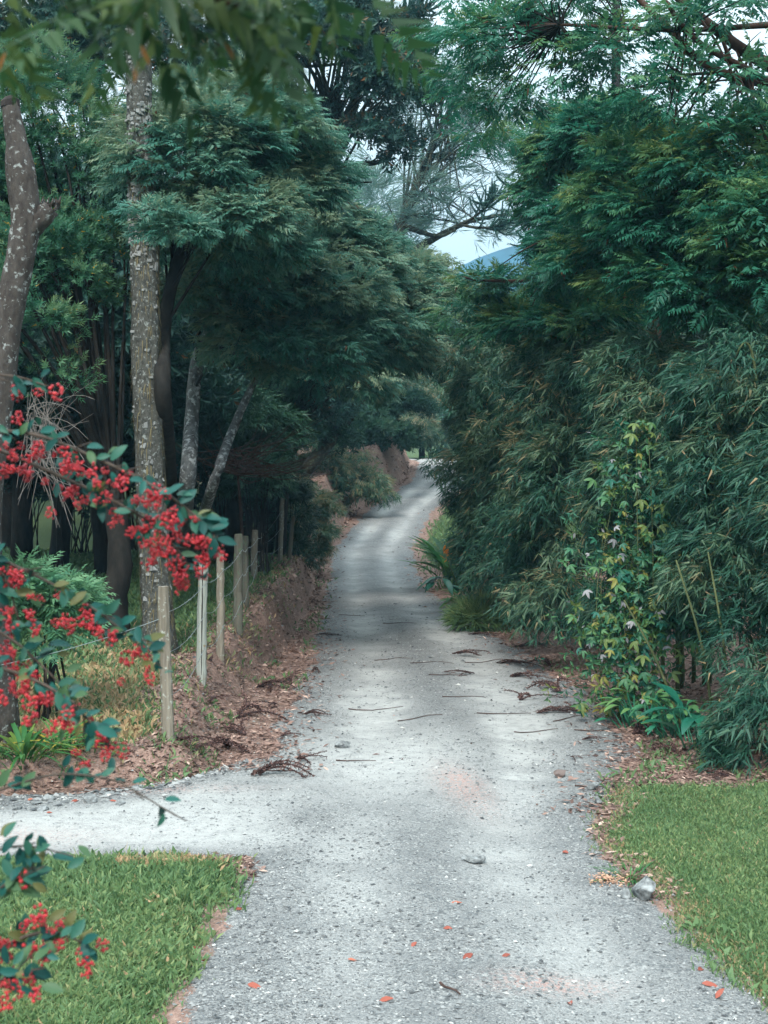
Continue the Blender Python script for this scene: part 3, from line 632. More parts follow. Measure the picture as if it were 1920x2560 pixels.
gs = Geo(); pc = crown(gs, [(1300, 120, 16, 200, 120, 1.2), (1520, 160, 15.5, 180, 100, 1.1), (1200, 60, 17, 130, 110, 1), (1420, 30, 16, 180, 70, 1), (1720, 250, 15, 150, 60, 1), (1800, 60, 14.6, 150, 90, 1), (1170, 200, 18, 80, 80, .8), (1270, 270, 17, 100, 60, .7), (1200, 340, 19, 60, 40, .6)], 92, 19, T_fr, .25, .42, flat=.35, droop=.25, tint=(.1, .7), inner=.2)
gs.obj('outer_foliage', M_acacia_r, rt, kind='stuff')
g = Geo(); src = np.array([P(1560, 60, 15.3), P(1700, 75, 15), P(1400, 62, 15.2), P(1700, 190, 15.6), P(1830, 200, 15)])
for p in pc:
    a = src[np.argmin(np.linalg.norm(src - p, axis=1))]; tube(g, bez(a, (a + p) / 2 + rng.normal(size=3) * .1, p, 6), np.linspace(.014, .004, 6), 4, cap=False)
g.obj('twigs', M_dbark, rt, kind='stuff')
bQ = gp(4.6, 24)
tree('acacia_tree', 'full feathery acacia standing behind the bamboo below the sky gap', 'tree', [bQ, P(1560, 1000, 23), P(1560, 700, 22.5), P(1480, 450, 22)], [.2, .17, .12, .04], M_bbark, M_acacia_r,
     [(1500, 390, 22, 140, 110, 1.5), (1420, 500, 22.5, 70, 90, 1.1), (1570, 370, 21, 130, 90, 1.2), (1480, 620, 22, 90, 90, 1.2), (1560, 560, 20.5, 140, 130, 1.2), (1330, 370, 23, 50, 40, .6), (1380, 800, 23, 110, 60, 1.2), (1500, 760, 21, 140, 90, 1.2)],
     190, 60, T_fr, .26, .42, flat=.42, droop=.18, tint=(.15, .75), share=.6)
bW = gp(3.9, 20.5)
wt_ = tree('acacia_tree', 'low acacia with one long brown bough arching over the lane', 'tree', [bW, P(1640, 900, 20), P(1600, 600, 19.6), P(1500, 500, 19.3)], [.12, .1, .07, .03], M_bbark, M_acacia_r,
     [(1215, 720, 20.5, 60, 30, .5), (1350, 715, 19.5, 60, 20, .5), (1460, 680, 19, 70, 50, .7), (1310, 820, 20.5, 120, 35, .8), (1460, 810, 19, 120, 60, .8), (1170, 780, 21, 50, 25, .5)],
     80, 28, T_fr, .25, .34, flat=.35, droop=.2, tint=(.2, .85), share=.25, inner=.2,
     extra=[([P(1600, 560, 19.6), P(1500, 610, 19.4), P(1420, 665, 19.3), P(1330, 700, 19.6), P(1200, 700, 20), P(1150, 690, 20.3)], (.05, .012))])

# --- right: the bamboo wall
def bamboo(label, base, blobs, pads, per, size, pad_r, nculm=8, tint=(.15, .75), spread=.45):
    root = thing('bamboo_clump', base, label, 'bamboo', 'bamboo clumps along the right side of the lane')
    gc = Geo(); pc = crown(gc, blobs, pads, per, T_bm, size, pad_r, flat=.9, droop=.55, tint=tint, under=-.75, inner=.6); 
    gt = Geo()
    for k in range(nculm):
        a = gp(base[0] + rng.normal() * spread, base[1] + rng.normal() * spread, -.05); p = pc[int(rng.integers(0, len(pc)))]
        h = max(p[2] - a[2], 1.); c = np.array([a[0], a[1], a[2] + h * 1.25])
        g = Geo(); tube(g, bez(a, c, p, 18), np.linspace(.026, .006, 18), 7); g.obj('culm', M_culm, root, True)
    for p in pc:
        if rng.random() < .45:
            a = np.array([base[0], base[1], p[2] - .4]) + (p - np.array([base[0], base[1], p[2]])) * .45
            tube(gt, bez(a, (a + p) / 2 + np.array([0, 0, .25]), p, 5), np.linspace(.007, .003, 5), 4, cap=False)
    gt.obj('twigs', M_culm, root, kind='stuff'); gc.obj('foliage', M_bamboo, root)
    return root
bamboo('farthest bamboo clump at the bend, its dark tips hanging over the lane', gp(2.4, 33), [(1215, 1080, 32, 75, 140, 1.3), (1225, 1300, 31, 70, 140, 1.1), (1120, 870, 31, 100, 70, 1.2), (1220, 900, 32, 100, 110, 1.4), (1105, 985, 29.5, 22, 60, .4), (1120, 1130, 29.5, 14, 60, .3), (1225, 1430, 29.5, 60, 70, .8)], 120, 44, .30, .36, tint=(.05, .65))
bamboo('dense bamboo clump behind the ginger plants where the lane narrows', gp(2.9, 25.5), [(1290, 960, 25.5, 160, 150, 1.4), (1270, 1200, 24.5, 140, 160, 1.2), (1240, 1420, 24, 110, 120, .9), (1370, 1100, 24, 120, 160, 1.2), (1290, 1440, 23.6, 70, 100, .7)], 140, 48, .28, .38)
bamboo('tall bamboo clump with pale drooping plumes midway along the right side', gp(3.5, 19.8), [(1440, 960, 19.5, 140, 130, 1.1), (1430, 1190, 18.8, 130, 130, .9), (1400, 1330, 18.8, 90, 70, .7), (1560, 1000, 18.6, 130, 140, 1.), (1290, 1340, 20.2, 60, 110, .5), (1410, 1500, 18.3, 90, 70, .5), (1330, 1430, 20, 60, 70, .4)], 150, 48, .25, .34, tint=(.15, .85))
bamboo('bamboo clump carrying the yellowing creeper', gp(3.6, 15.9), [(1640, 980, 15.8, 130, 130, .8), (1600, 1230, 15.3, 110, 140, .7), (1700, 1180, 15.2, 130, 180, .8), (1580, 1480, 15.1, 90, 140, .5), (1690, 1450, 14.9, 120, 150, .7)], 150, 48, .23, .31)
bamboo('nearest bamboo clump at the right edge above the grass', gp(4.2, 13.4), [(1850, 960, 14, 120, 140, .8), (1840, 1200, 13.6, 120, 150, .8), (1830, 1440, 13.3, 110, 130, .6), (1900, 1640, 12.6, 75, 110, .5), (1920, 1830, 11.9, 70, 120, .45), (2000, 1300, 13, 120, 400, 1)], 170, 48, .21, .29, tint=(.1, .7))

# --- the wood behind, on both sides and at the end of the lane
def wood_tree(x, y, h, rx, label, leaf, tmpl, pads=70, per=40, size=.4, pad=.8, low=.25, group=None, nm='forest_tree'):
    b = gp(x, y); root = thing(nm, b, label, 'tree', group)
    g = Geo(); tr = spline([b, b + [rng.normal() * .2, 0, h * .4], b + [rng.normal() * .5, rng.normal() * .3, h * .85]], 12)
    tube(g, tr, np.linspace(.10 + .015 * h, .04, 12), 8, .05)
    gc = Geo(); m = pads; d = rdir(m * 2); d = d[d[:, 2] > -.8][:m]
    ce = b + np.array([0, 0, h * (low + (1 - low) / 2)]) + d * np.array([rx, rx, h * (1 - low) / 2]) * rng.uniform(.45, 1, (len(d), 1))
    e = unit(rng.normal(size=(len(d), per, 3)) + .6 * d[:, None]); u = rng.random((len(d), per, 1)) ** .5
    pos = (ce[:, None] + e * u * pad * np.array([1, 1, .7])).reshape(-1, 3); Xa = (e + .4 * d[:, None] + rng.normal(size=e.shape) * .3).reshape(-1, 3)
    ti = (rng.uniform(.1, .6, (len(d), 1)) + .15 * e[..., 2] + rng.normal(size=(len(d), per)) * .08).ravel()  # sprays facing up tinted lighter, top light put into colour
    ok = pos[:, 2] > gz(pos[:, 0], pos[:, 1], False) + .05
    place_sprays(gc, tmpl, pos[ok], Xa[ok], (np.array([0, 0, 1.]) + rng.normal(size=Xa.shape) * .4)[ok], size * rng.uniform(.7, 1.3, ok.sum()), ti[ok])
    limbs(g, tr, ce, .022, .005, (.45, 1.), share=.14)
    g.obj('trunk', M_dbark, root, True); gc.obj('crown', leaf, root); return root
def copy_tree(r, x, y, rz, s, label):
    o = r.copy(); C.objects.link(o); o.location = gp(x, y); o.rotation_euler.z = rz; o.scale = (s, s, s); o['label'] = label
    for ch in r.children:
        c = ch.copy(); C.objects.link(c); c.parent = o
    return o
WG = 'trees of the dark wood behind the fence'
WL = 'dark leafy tree of the shaded wood behind the fence'
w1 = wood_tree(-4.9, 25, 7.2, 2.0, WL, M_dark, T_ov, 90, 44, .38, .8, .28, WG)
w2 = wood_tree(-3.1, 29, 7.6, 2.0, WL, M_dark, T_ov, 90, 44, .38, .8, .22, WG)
for k, (x, y, s) in enumerate([(-7.2, 22, 1), (-7.4, 29, 1.1), (-5.2, 33, 1.15), (-9.5, 36, 1.2), (-10, 17, 1), (-8.0, 13.5, .9), (-4.6, 41, 1.2), (-7.5, 46, 1.3), (-13, 27, 1.3), (-3.2, 50, 1.1), (-11.5, 44, 1.3), (-6, 60, 1.3)]):  # outermost copies stand out of frame, added to stop side light leaking in
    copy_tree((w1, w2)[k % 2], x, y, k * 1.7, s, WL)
BL = 'leafy tree added behind the bamboo to keep side light out'
w3 = wood_tree(8.8, 20, 8, 2.2, BL, M_under, T_ov, 80, 40, .4, .8, .1, 'trees added behind the bamboo against side light')  # this tree and its copies are added to keep side light out
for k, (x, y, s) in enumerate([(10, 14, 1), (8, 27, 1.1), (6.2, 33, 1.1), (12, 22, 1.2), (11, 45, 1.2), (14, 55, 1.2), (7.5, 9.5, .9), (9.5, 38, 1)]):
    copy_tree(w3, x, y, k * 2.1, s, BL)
EL = 'soft green tree closing the far end of the lane'
w4 = wood_tree(7.4, 68, 6.5, 2.6, EL, M_bamboo, T_bm, 70, 50, .7, .9, .0, 'trees at the far end of the lane')
for k, (x, y, s) in enumerate([(-4.2, 76, 1.0), (2.4, 90, 1.05), (5.6, 82, .95), (8.6, 78, 1.0), (-5, 80, 1.05), (10.5, 66, .9), (-9, 90, 1.1), (12, 88, 1.1)]):
    copy_tree(w4, x, y, k * 1.3, s, EL)

def shrub(name, label, cat, blobs, pads, per, tmpl, size, pad, leaf, base=None, **kw):
    c = P(*blobs[0][:3]); b = gp(c[0], c[1]) if base is None else base
    root = thing(name, b, label, cat); gc = Geo(); pc = crown(gc, blobs, pads, per, tmpl, size, pad, **kw)
    g = Geo()
    for p in pc:
        if rng.random() < .3: tube(g, bez(b + rng.normal(size=3) * [.15, .15, 0], (b + p) / 2 + [0, 0, .2], p, 6), np.linspace(.014, .004, 6), 4, cap=False)
    g.obj('stems', M_dbark, root, kind='stuff'); gc.obj('foliage', leaf, root); return root
shrub('shrub', 'yellow-green feathery shrub at the foot of the bank beside the tall stakes', 'shrub', [(775, 1350, 37, 50, 60, .7), (750, 1270, 37.5, 60, 70, .8), (795, 1290, 38, 40, 60, .6), (770, 1400, 37, 45, 30, .5)], 70, 44, T_bm, .27, .3, M_bamboo, base=gp(-2.1, 37.5), tint=(.6, .97))
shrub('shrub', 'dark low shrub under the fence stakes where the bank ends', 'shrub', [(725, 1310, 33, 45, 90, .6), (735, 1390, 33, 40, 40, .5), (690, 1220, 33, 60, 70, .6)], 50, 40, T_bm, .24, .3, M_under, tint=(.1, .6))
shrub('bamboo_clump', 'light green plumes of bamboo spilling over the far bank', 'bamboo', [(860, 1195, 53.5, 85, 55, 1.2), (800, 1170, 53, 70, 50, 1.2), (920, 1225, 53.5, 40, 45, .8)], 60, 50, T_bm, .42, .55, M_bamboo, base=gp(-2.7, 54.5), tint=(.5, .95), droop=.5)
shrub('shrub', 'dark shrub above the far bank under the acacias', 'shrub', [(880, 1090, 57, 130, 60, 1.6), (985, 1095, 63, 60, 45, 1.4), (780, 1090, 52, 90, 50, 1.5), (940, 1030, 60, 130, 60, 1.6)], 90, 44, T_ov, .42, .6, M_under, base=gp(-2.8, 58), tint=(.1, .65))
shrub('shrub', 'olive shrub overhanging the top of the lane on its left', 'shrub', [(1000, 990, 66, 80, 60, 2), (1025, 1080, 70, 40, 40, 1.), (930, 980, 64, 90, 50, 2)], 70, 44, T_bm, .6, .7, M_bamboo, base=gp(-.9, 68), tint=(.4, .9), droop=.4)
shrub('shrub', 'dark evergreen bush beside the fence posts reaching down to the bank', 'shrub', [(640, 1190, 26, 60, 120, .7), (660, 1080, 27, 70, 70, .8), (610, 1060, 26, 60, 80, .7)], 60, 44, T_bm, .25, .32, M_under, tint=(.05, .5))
shrub('wattle_shrub', 'pale ferny young wattle behind the red berries', 'shrub', [(120, 1560, 12.6, 75, 80, .3), (175, 1510, 12.8, 45, 50, .25), (60, 1490, 12.4, 60, 60, .3)], 34, 22, T_fr, .22, .2, M_fern, tint=(.1, .9), flat=.5)
shrub('grass_tussock', 'fine grassy tussock on the right verge under the bamboo', 'grass tussock', [(1190, 1546, 23.8, 36, 14, .2)], 16, 30, T_ne, .3, .14, M_grass, tint=(.05, .45), lift=.3)
for px, py, d, lab in ((200, 1180, 31, 'dark shrub added to black out the wood far left beyond the lawn'), (330, 1150, 34, 'dark shrub added to black out the gap left of the lichen trunk'), (420, 1120, 30, 'dark shrub added to black out between the lichen trunk and the pale trunks'), (560, 1100, 31, 'dark shrub added to black out behind the pale leaning trunks'), (60, 1150, 30, 'dark shrub added to black out behind the sawn trunk'), (500, 1250, 33, 'low dark shrub added to black out the end of the shaded lawn')):  # dark shrubs added to black out the gaps in the wood
    shrub('blackout_shrub', lab, 'shrub', [(px, py, d, 110, 190, 1.2), (px + 30, py - 150, d + 1, 100, 150, 1.2)], 60, 32, T_ov, .36, .55, M_dark, tint=(0, .5))
shrub('shrub', 'light green bush on the right where the lane climbs away', 'shrub', [(1195, 1190, 57, 40, 50, .9), (1230, 1120, 60, 50, 60, 1.2)], 36, 40, T_bm, .4, .45, M_bamboo, base=gp(4.0, 58), tint=(.4, .9))
shrub('shrub', 'bright green foliage closing the view at the very end of the lane', 'shrub', [(1080, 1060, 84, 90, 55, 1.6), (1150, 1090, 82, 50, 45, 1.4), (1000, 1075, 88, 50, 40, 1.4)], 60, 44, T_bm, .6, .7, M_bamboo, base=gp(2.8, 88), tint=(.5, .95))
tree('dark_tree', 'dark broad-leaved tree showing sky between its leaves at the top left', 'tree', [gp(-6.2, 27), P(200, 700, 26.5), P(230, 350, 26), P(260, 50, 26)], [.2, .16, .1, .04], M_dbark, M_dark, [(230, 130, 26, 140, 130, 1.4), (80, 60, 25, 130, 110, 1.3), (430, 90, 27, 110, 120, 1.3), (560, 190, 27, 100, 90, 1.2), (-60, 150, 25, 150, 160, 1.5)], 85, 34, T_ov, .30, .5, flat=.8, droop=.3, tint=(.05, .8), share=.3)
# dead twiggy branch hanging in front of the dark wood
dt = thing('dead_branch', gp(-2.2, 22.5), 'tangle of bare brown twigs hanging in the dark wood above the fence', 'dead branch')
g = Geo()
for k in range(70):
    a = P(rng.uniform(540, 620), rng.uniform(1120, 1190), 21.5 + rng.normal() * .3); b = P(rng.uniform(640, 850) - (k % 5 == 0) * 250, rng.uniform(1030, 1190), 21.5 + rng.normal() * .6)
    tube(g, bez(a, (a + b) / 2 - np.array([0, 0, rng.uniform(0, .5)]), b, 8), np.linspace(.009, .002, 8), 4, cap=False)
tube(g, spline([gp(-2.2, 22.5), P(600, 1250, 21.7), P(590, 1150, 21.5)], 8), np.linspace(.03, .015, 8), 6)
g.obj('twigs', M_btwig, dt, kind='stuff')
# sapling trunk on the lawn
sp_ = on_ground(148, 1452); g = Geo(); tube(g, spline([sp_, P(150, 1380, sp_[1]), P(147, 1300, sp_[1]), P(152, 1100, sp_[1]), P(150, 900, sp_[1])], 16), np.linspace(.06, .035, 16), 8, .06)
r = thing('sapling', sp_, 'thin dark sapling trunk standing on the shaded lawn', 'tree'); g.obj('trunk', M_dbark, r, True)
gc = Geo(); crown(gc, [(150, 880, sp_[1], 110, 90, .8), (250, 950, sp_[1] + 1, 110, 90, .8)], 40, 40, T_ov, .25, .4, tint=(0, .5)); gc.obj('crown', M_dark, r)

# ------------------------------------------------------------------ fence
posts = [((420, 1850), (408, 1466), .052, M_post, 'nearest fence post, brown-grey and leaning left at the foot of the bank'),
         ((502, 1710), (508, 1408), .052, M_postg, 'pale split fence post with a crack down its face'),
         ((551, 1645), (551, 1382), .046, M_post, 'slim brown fence post right behind the pale split one'),
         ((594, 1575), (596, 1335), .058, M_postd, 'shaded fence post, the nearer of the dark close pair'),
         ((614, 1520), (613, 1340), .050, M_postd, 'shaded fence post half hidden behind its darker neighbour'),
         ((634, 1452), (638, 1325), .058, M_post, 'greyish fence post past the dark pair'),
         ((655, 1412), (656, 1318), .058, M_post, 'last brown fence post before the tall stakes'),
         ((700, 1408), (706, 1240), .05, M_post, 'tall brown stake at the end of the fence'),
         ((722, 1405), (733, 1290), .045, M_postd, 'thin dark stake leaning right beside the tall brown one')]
tops = []
for (bx, by), (tx, ty), rr_, mt, lab in posts:
    b = on_ground(bx, by); t = P(tx, ty, b[1]); r = thing('fence_post', b, lab, 'fence post', 'posts along the fence'); tops.append((b, t, rr_))
    g = Geo(); n = 14; ax = np.linspace(-.12, 1, n)[:, None]; pts = b + (t - b) * ax; pts[1:-1, 0] += rng.normal(size=n - 2) * .003
    rad_ = np.concatenate([np.linspace(1.08, .95, n - 1), [.88]]) * rr_; tube(g, pts, rad_, 12, .035); g.obj('timber', mt, r, False)
    if mt is M_postg:
        g = Geo(); tube(g, [b + (t - b) * .05 + [0.012, -rr_, 0], b + (t - b) * .5 + [.006, -rr_ - .002, 0], t + [0.0, -rr_ * .85, -.01]], [.003, .006, .009], 4); g.obj('crack', M_stump_dark, r)
for k, (f, lab) in enumerate(((.84, 'top'), (.58, 'middle'), (.30, 'bottom'))):
    pts = []
    for (b0, t0, r0), (b1_, t1, r1) in zip(tops[:-2], tops[1:-1]):
        p, q = b0 + (t0 - b0) * f + [r0, -r0 * .6, 0], b1_ + (t1 - b1_) * f + [r1 * .8, -r1 * .6, 0]
        for u in np.linspace(0, 1, 9)[:-1]: pts.append(p + (q - p) * u - [0, 0, .16 * u * (1 - u) * (1 + .6 * k)])
    g = Geo(); tube(g, pts, .0032, 5)
    for i in range(2, len(pts) - 1, 1):
        if rng.random() < .8:
            c = np.array(pts[i]); v = rdir(1)[0] * .018; tube(g, [c - v, c + v], .0022, 4)
    tag(g.obj('barbed_wire', M_wire), lab + ' strand of barbed wire strung along the fence posts', 'wire', 'strands of fence wire')
g = Geo(); p0 = tops[0][0] + (tops[0][1] - tops[0][0]) * .80; q = P(-160, 1690, 11.2); tube(g, bez(p0, (p0 + q) / 2 - np.array([0, 0, .12]), q, 16), .003, 5)
tag(g.obj('fence_wire', M_wire), 'single slack wire running left from the nearest fence post', 'wire')

# ------------------------------------------------------------------ plants with leaves one can tell apart
def blade_leaf(n=5, w=.12, curl=.35, wav=0.):
    g = Geo(); u = np.linspace(0, 1, n); ww = w * np.sin(np.pi * np.clip(u * .93 + .05, 0, 1)) ** .8
    x = u; z = -curl * u * u; V = []
    for i in range(n): V += [(x[i], ww[i], z[i] + ww[i] * .35 + wav * math.sin(i * 2.1)), (x[i], 0, z[i]), (x[i], -ww[i], z[i] + ww[i] * .35 - wav * math.sin(i * 1.7))]
    Q = []
    for i in range(n - 1):
        a = i * 3; Q += [(a, a + 1, a + 4, a + 3), (a + 1, a + 2, a + 5, a + 4)]
    return V, Q
def leaf_mesh(mat, tint, n=5, w=.12, curl=.35, wav=0.):
    g = Geo(); V, Q = blade_leaf(n, w, curl, wav); g.add(V, Q, None, tint); return g.mesh('leaf', mat, True)
def clump(name, label, cat, base, n, L, mat, tints, w, curl, spread, up, stem=0., group=None):
    r = thing(name, base, label, cat, group); ms = [leaf_mesh(mat, t, 6, w, curl * f) for t in tints for f in (.7, 1.2)]
    g = Geo()
    for k in range(n):
        th = rng.uniform(0, 2 * math.pi); X = np.array([math.cos(th), math.sin(th), rng.uniform(*up)]); p = base + np.array([math.cos(th), math.sin(th), 0]) * spread * rng.random()
        if stem:
            hgt = stem * rng.uniform(.25, 1); q = p + np.array([X[0] * .12, X[1] * .12, hgt]); tube(g, bez(p - [0, 0, .03], (p + q) / 2 + rng.normal(size=3) * .02, q, 5), .008, 5); p = q
        inst('leaf', random.choice(ms), r, p, X, (0, 0, 1), L * rng.uniform(.65, 1.15))
    if stem: g.obj('stems', mat, r, kind='stuff')
    return r
d_ = on_ground(60, 1925); clump('strap_leaf_plant', 'clump of arching strap leaves at the left end of the bank', 'plant', d_, 60, .5, M_strap, (.1, .4, .75), .045, .75, .22, (.5, 2.0))
clump('strap_leaf_plant', 'smaller strap-leaved tuft nearer the fence behind the berries', 'plant', on_ground(165, 1880), 34, .38, M_strap, (.2, .6, .95), .04, .8, .15, (.5, 2.0))
clump('ginger_plant', 'upright bright green ginger clump where the lane bends', 'plant', gp(1.62, 33.5), 80, .85, M_strap, (.05, .3, .5), .10, .6, .35, (.6, 2.4), .7)
clump('ginger_plant', 'low spreading ginger clump below the orange flower', 'plant', gp(1.75, 28.6), 40, .45, M_strap, (.1, .35, .8), .12, .7, .25, (.3, 1.5), .2)
clump('broad_leaf_plant', 'dark glossy broad-leaved plant in the shade under the right-hand bamboo', 'plant', on_ground(1755, 1868), 24, .34, M_broad, (.0, .1, .25), .19, .75, .22, (.1, 1.4), .42)
clump('broad_leaf_plant', 'fresh light green leafy plant at the foot of the creeper', 'plant', on_ground(1610, 1822), 36, .21, M_broad, (.6, .85, 1.0), .2, .6, .26, (.1, 1.2), .36)
clump('broad_leaf_plant', 'small mixed green seedlings left of the broad-leaved plant', 'plant', on_ground(1690, 1840), 40, .16, M_broad, (.4, .7, .9), .24, .5, .3, (0, 1), .3)
clump('broad_leaf_plant', 'little yellowish seedling near the litter below the creeper', 'plant', on_ground(1545, 1800), 14, .16, M_strap, (.5, .95), .2, .5, .12, (.1, 1.2), .22)
for px, py, lab in ((1490, 2192, 'short coarse grass tuft beside the pale orange clod'), (1385 + 960 - 960 + 20, 2300, None)):
    if lab: clump('grass_tuft', lab, 'grass tuft', on_ground(1575, 2208), 60, .13, M_strap, (.0, .2, .4), .05, .6, .16, (.3, 1.6))
fb = gp(1.5, 27.6); r = thing('heliconia', fb, 'plant with a spray of orange flowers beside the ginger clump', 'flower')
g = Geo(); tube(g, bez(fb, fb + [0, 0, .5], P(1120, 1410, 27.6), 8), .012, 6); g.obj('stem', M_culm, r)
fm = leaf_mesh(M_flower, .5, 5, .14, .1); bm_ = leaf_mesh(M_broad, .3, 6, .2, .6)
for k in range(10): inst('petal', fm, r, P(1118 + rng.normal() * 7, 1392 + rng.normal() * 16, 27.5), (rng.normal() * .7, -.4, rng.uniform(.1, 1.3)), (0, 0, 1), rng.uniform(.14, .26))
for k in range(8): inst('leaf', bm_, r, P(1105 + rng.normal() * 10, 1440 + rng.normal() * 14, 27.5), (rng.normal(), -.5, rng.uniform(-.4, .8)), (0, 0, 1), .4)

# creeper hanging on the bamboo
vb = gp(2.35, 14.35); vn = thing('creeper', vb, 'creeper with green, yellow and withered grey leaves hanging down the bamboo', 'creeper'); g = Geo(); vt = []
for k, (x0, y0) in enumerate([(1510, 1320), (1540, 1200), (1570, 1080), (1590, 1050), (1620, 1060), (1650, 1150), (1600, 1230), (1545, 1500), (1640, 1350), (1580, 1400)]):
    pts = spline([P(x0, y0, 14.5 + rng.normal() * .1), P(x0 + rng.normal() * 18, (y0 + 1720) / 2, 14.2 + rng.normal() * .08), P(x0 + rng.normal() * 22, 1740 + rng.normal() * 30, 14.3)], 26); tube(g, pts, .0035, 5, cap=False); vt.append(pts)
g.obj('stem', M_culm, vn)
def lobed(tint, mat=M_vine):
    g = Geo()
    for a, s in ((0, 1.), (.95, .8), (-.95, .8)):
        V, Q = blade_leaf(5, .19, .35); V = np.array(V) * s; c, s_ = math.cos(a), math.sin(a)
        g.add(np.stack([V[:, 0] * c - V[:, 1] * s_, V[:, 0] * s_ + V[:, 1] * c, V[:, 2]], 1), Q, None, tint)
    return g.mesh('leaf', mat, True)
lv = [lobed(t) for t in (.0, .08, .2, .3, .45, .6, .75)]; lw = [lobed(t) for t in (.9, 1.)]
for k in range(290):
    pts = vt[int(rng.integers(0, len(vt)))]; p = pts[int(rng.integers(0, 26))] + rng.normal(size=3) * [.15, .07, .06] + [0, -.07, 0]
    wd = rng.random() < .07
    inst('leaf', random.choice(lw if wd else lv), vn, p, (rng.normal() * .6, -.7, rng.uniform(-1.3, -.1)), (rng.normal() * .3, -.8, .6), rng.uniform(.065, .125) * (.8 if wd else 1))

g = Geo(); pos = np.array([vt[int(rng.integers(0, 10))][int(rng.integers(0, 26))] for k in range(480)]) + rng.normal(size=(480, 3)) * [.24, .08, .08]
place_sprays(g, [t_rosette(6, s, .42, 1.3) for s in range(5)], pos, rng.normal(size=(480, 3)) * [.6, .4, .4] + [0, -.7, -.5], rng.normal(size=(480, 3)) * .3 + [0, -.5, .8], rng.uniform(.11, .2, 480), np.clip(rng.normal(.25, .22, 480), 0, .75))
g.obj('foliage', M_vine, vn, kind='stuff')
# ------------------------------------------------------------------ the berry bush, close in front
cb = gp(-1.75, 2.7); cot = thing('cotoneaster_bush', cb, 'arching cotoneaster bush full of red berry clusters close in front', 'bush')
cl_mesh = []
ico = bpy.data.meshes.new('ico'); import bmesh
bm = bmesh.new(); bmesh.ops.create_icosphere(bm, subdivisions=2, radius=1); iv = np.array([v.co[:] for v in bm.verts]); it = np.array([[v.index for v in f.verts] for f in bm.faces]); bm.free(); bpy.data.meshes.remove(ico)
for k in range(6):
    g = Geo(); n = 19
    for q in range(n):
        c = rdir(1)[0] * np.array([.021, .016, .015]) * rng.random() ** .4; g.add(iv * .0034 * rng.uniform(.8, 1.15) * np.array([1, 1, .92]) + c, None, it, rng.random())
        
    cl_mesh.append(g.mesh('berry_cluster', M_berry, True))
cleaf = [leaf_mesh(M_cot, t, 6, .25, c) for t in (.0, .25, .5, .7, .9) for c in (.1, .35)]
yleaf = [leaf_mesh(M_cot, .97, 6, .24, .2)]
def cot_branch(pix, dep, nl, nb, r=.004, below=True, lsize=.032):
    pts = spline([P(x, y, d) for (x, y), d in zip(pix, np.broadcast_to(dep, len(pix)))], 40); g = Geo(); tube(g, pts, np.linspace(r, r * .35, 40), 6)
    # side twigs
    for k in range(max(3, nl // 6)):
        i = int(rng.integers(3, 39)); d = unit(np.gradient(pts, axis=0)[i]) + rdir(1)[0] * .7; q = pts[i] + unit(d) * rng.uniform(.02, .05); tube(g, [pts[i], q], [.0015, .001], 4)
    g.obj('stem', M_cstem, cot, True)
    t = unit(np.gradient(pts, axis=0))
    for k in range(nl):
        i = int(rng.uniform(.08, 1) ** .8 * 39); s = unit(np.cross(t[i], [0, -1, 0.])) * rng.choice([-1, 1]); off = rng.normal(size=3) * .012
        X = t[i] * rng.uniform(.2, 1) + s * rng.uniform(.3, 1.) + np.array([0, rng.normal() * .5, .1])
        inst('leaf', random.choice(cleaf if rng.random() > .06 else yleaf), cot, pts[i] + off, X, np.array([rng.normal() * .5, -.9, .7 + rng.normal() * .3]), lsize * rng.uniform(.65, 1.2))
    nb = int(nb * 2.1)
    for k in range(nb):
        u = (k + rng.uniform(.1, .9)) / nb; i = int((.04 + .95 * u) * 39); p = pts[i] + np.array([rng.normal() * .018, rng.normal() * .014 - .008, -.012 - abs(rng.normal()) * .024 if below else rng.normal() * .02])
        inst('berry_cluster', random.choice(cl_mesh), cot, p, rdir(1)[0], rdir(1)[0], rng.uniform(.5, 1.0))
cot_branch([(-260, 1130), (-50, 1085), (80, 1085), (250, 1150), (400, 1225), (500, 1300), (545, 1345)], [2.7, 2.65, 2.6, 2.58, 2.55, 2.55, 2.55], 76, 30, .005)
cot_branch([(-60, 1100), (150, 1190), (280, 1250), (380, 1310), (440, 1370), (480, 1425)], [2.7, 2.65, 2.6, 2.6, 2.6, 2.6], 54, 22)
cot_branch([(-260, 1400), (-50, 1390), (60, 1425), (200, 1500), (310, 1580), (400, 1665)], [2.6, 2.55, 2.5, 2.5, 2.5, 2.5], 52, 16)
cot_branch([(-260, 1650), (-50, 1660), (60, 1690), (150, 1735), (220, 1800), (275, 1870)], [2.5, 2.45, 2.45, 2.42, 2.42, 2.42], 46, 14)
cot_branch([(-260, 1560), (-60, 1560), (30, 1600), (100, 1660), (180, 1740)], 2.55, 24, 10)
cot_branch([(-260, 1000), (-60, 945), (30, 940), (120, 965)], 2.6, 12, 5)
cot_branch([(-200, 1480), (-60, 1380), (10, 1440), (50, 1560)], 2.5, 22, 9)
def new_bush(label, base):
    return thing('cotoneaster_bush', base, label, 'bush')
cot_hi = cot; cot = new_bush('low cotoneaster bush in the bottom left corner, mostly leaves with few berries', gp(-1.35, 2.2))
cot_branch([(-260, 2080), (-60, 2000), (60, 1955), (160, 1935), (280, 1950), (350, 1985), (440, 2040)], 2.35, 17, 0, .003)
cot_branch([(-260, 2200), (-60, 2140), (60, 2115), (185, 2140)], 2.3, 14, 0, .003)
cot_branch([(-260, 2500), (-80, 2420), (40, 2350), (130, 2330), (215, 2360)], 2.3, 46, 14, .004, False)
cot_branch([(-260, 2450), (-80, 2300), (0, 2220), (60, 2190), (90, 2150)], 2.3, 50, 1, .004, False)
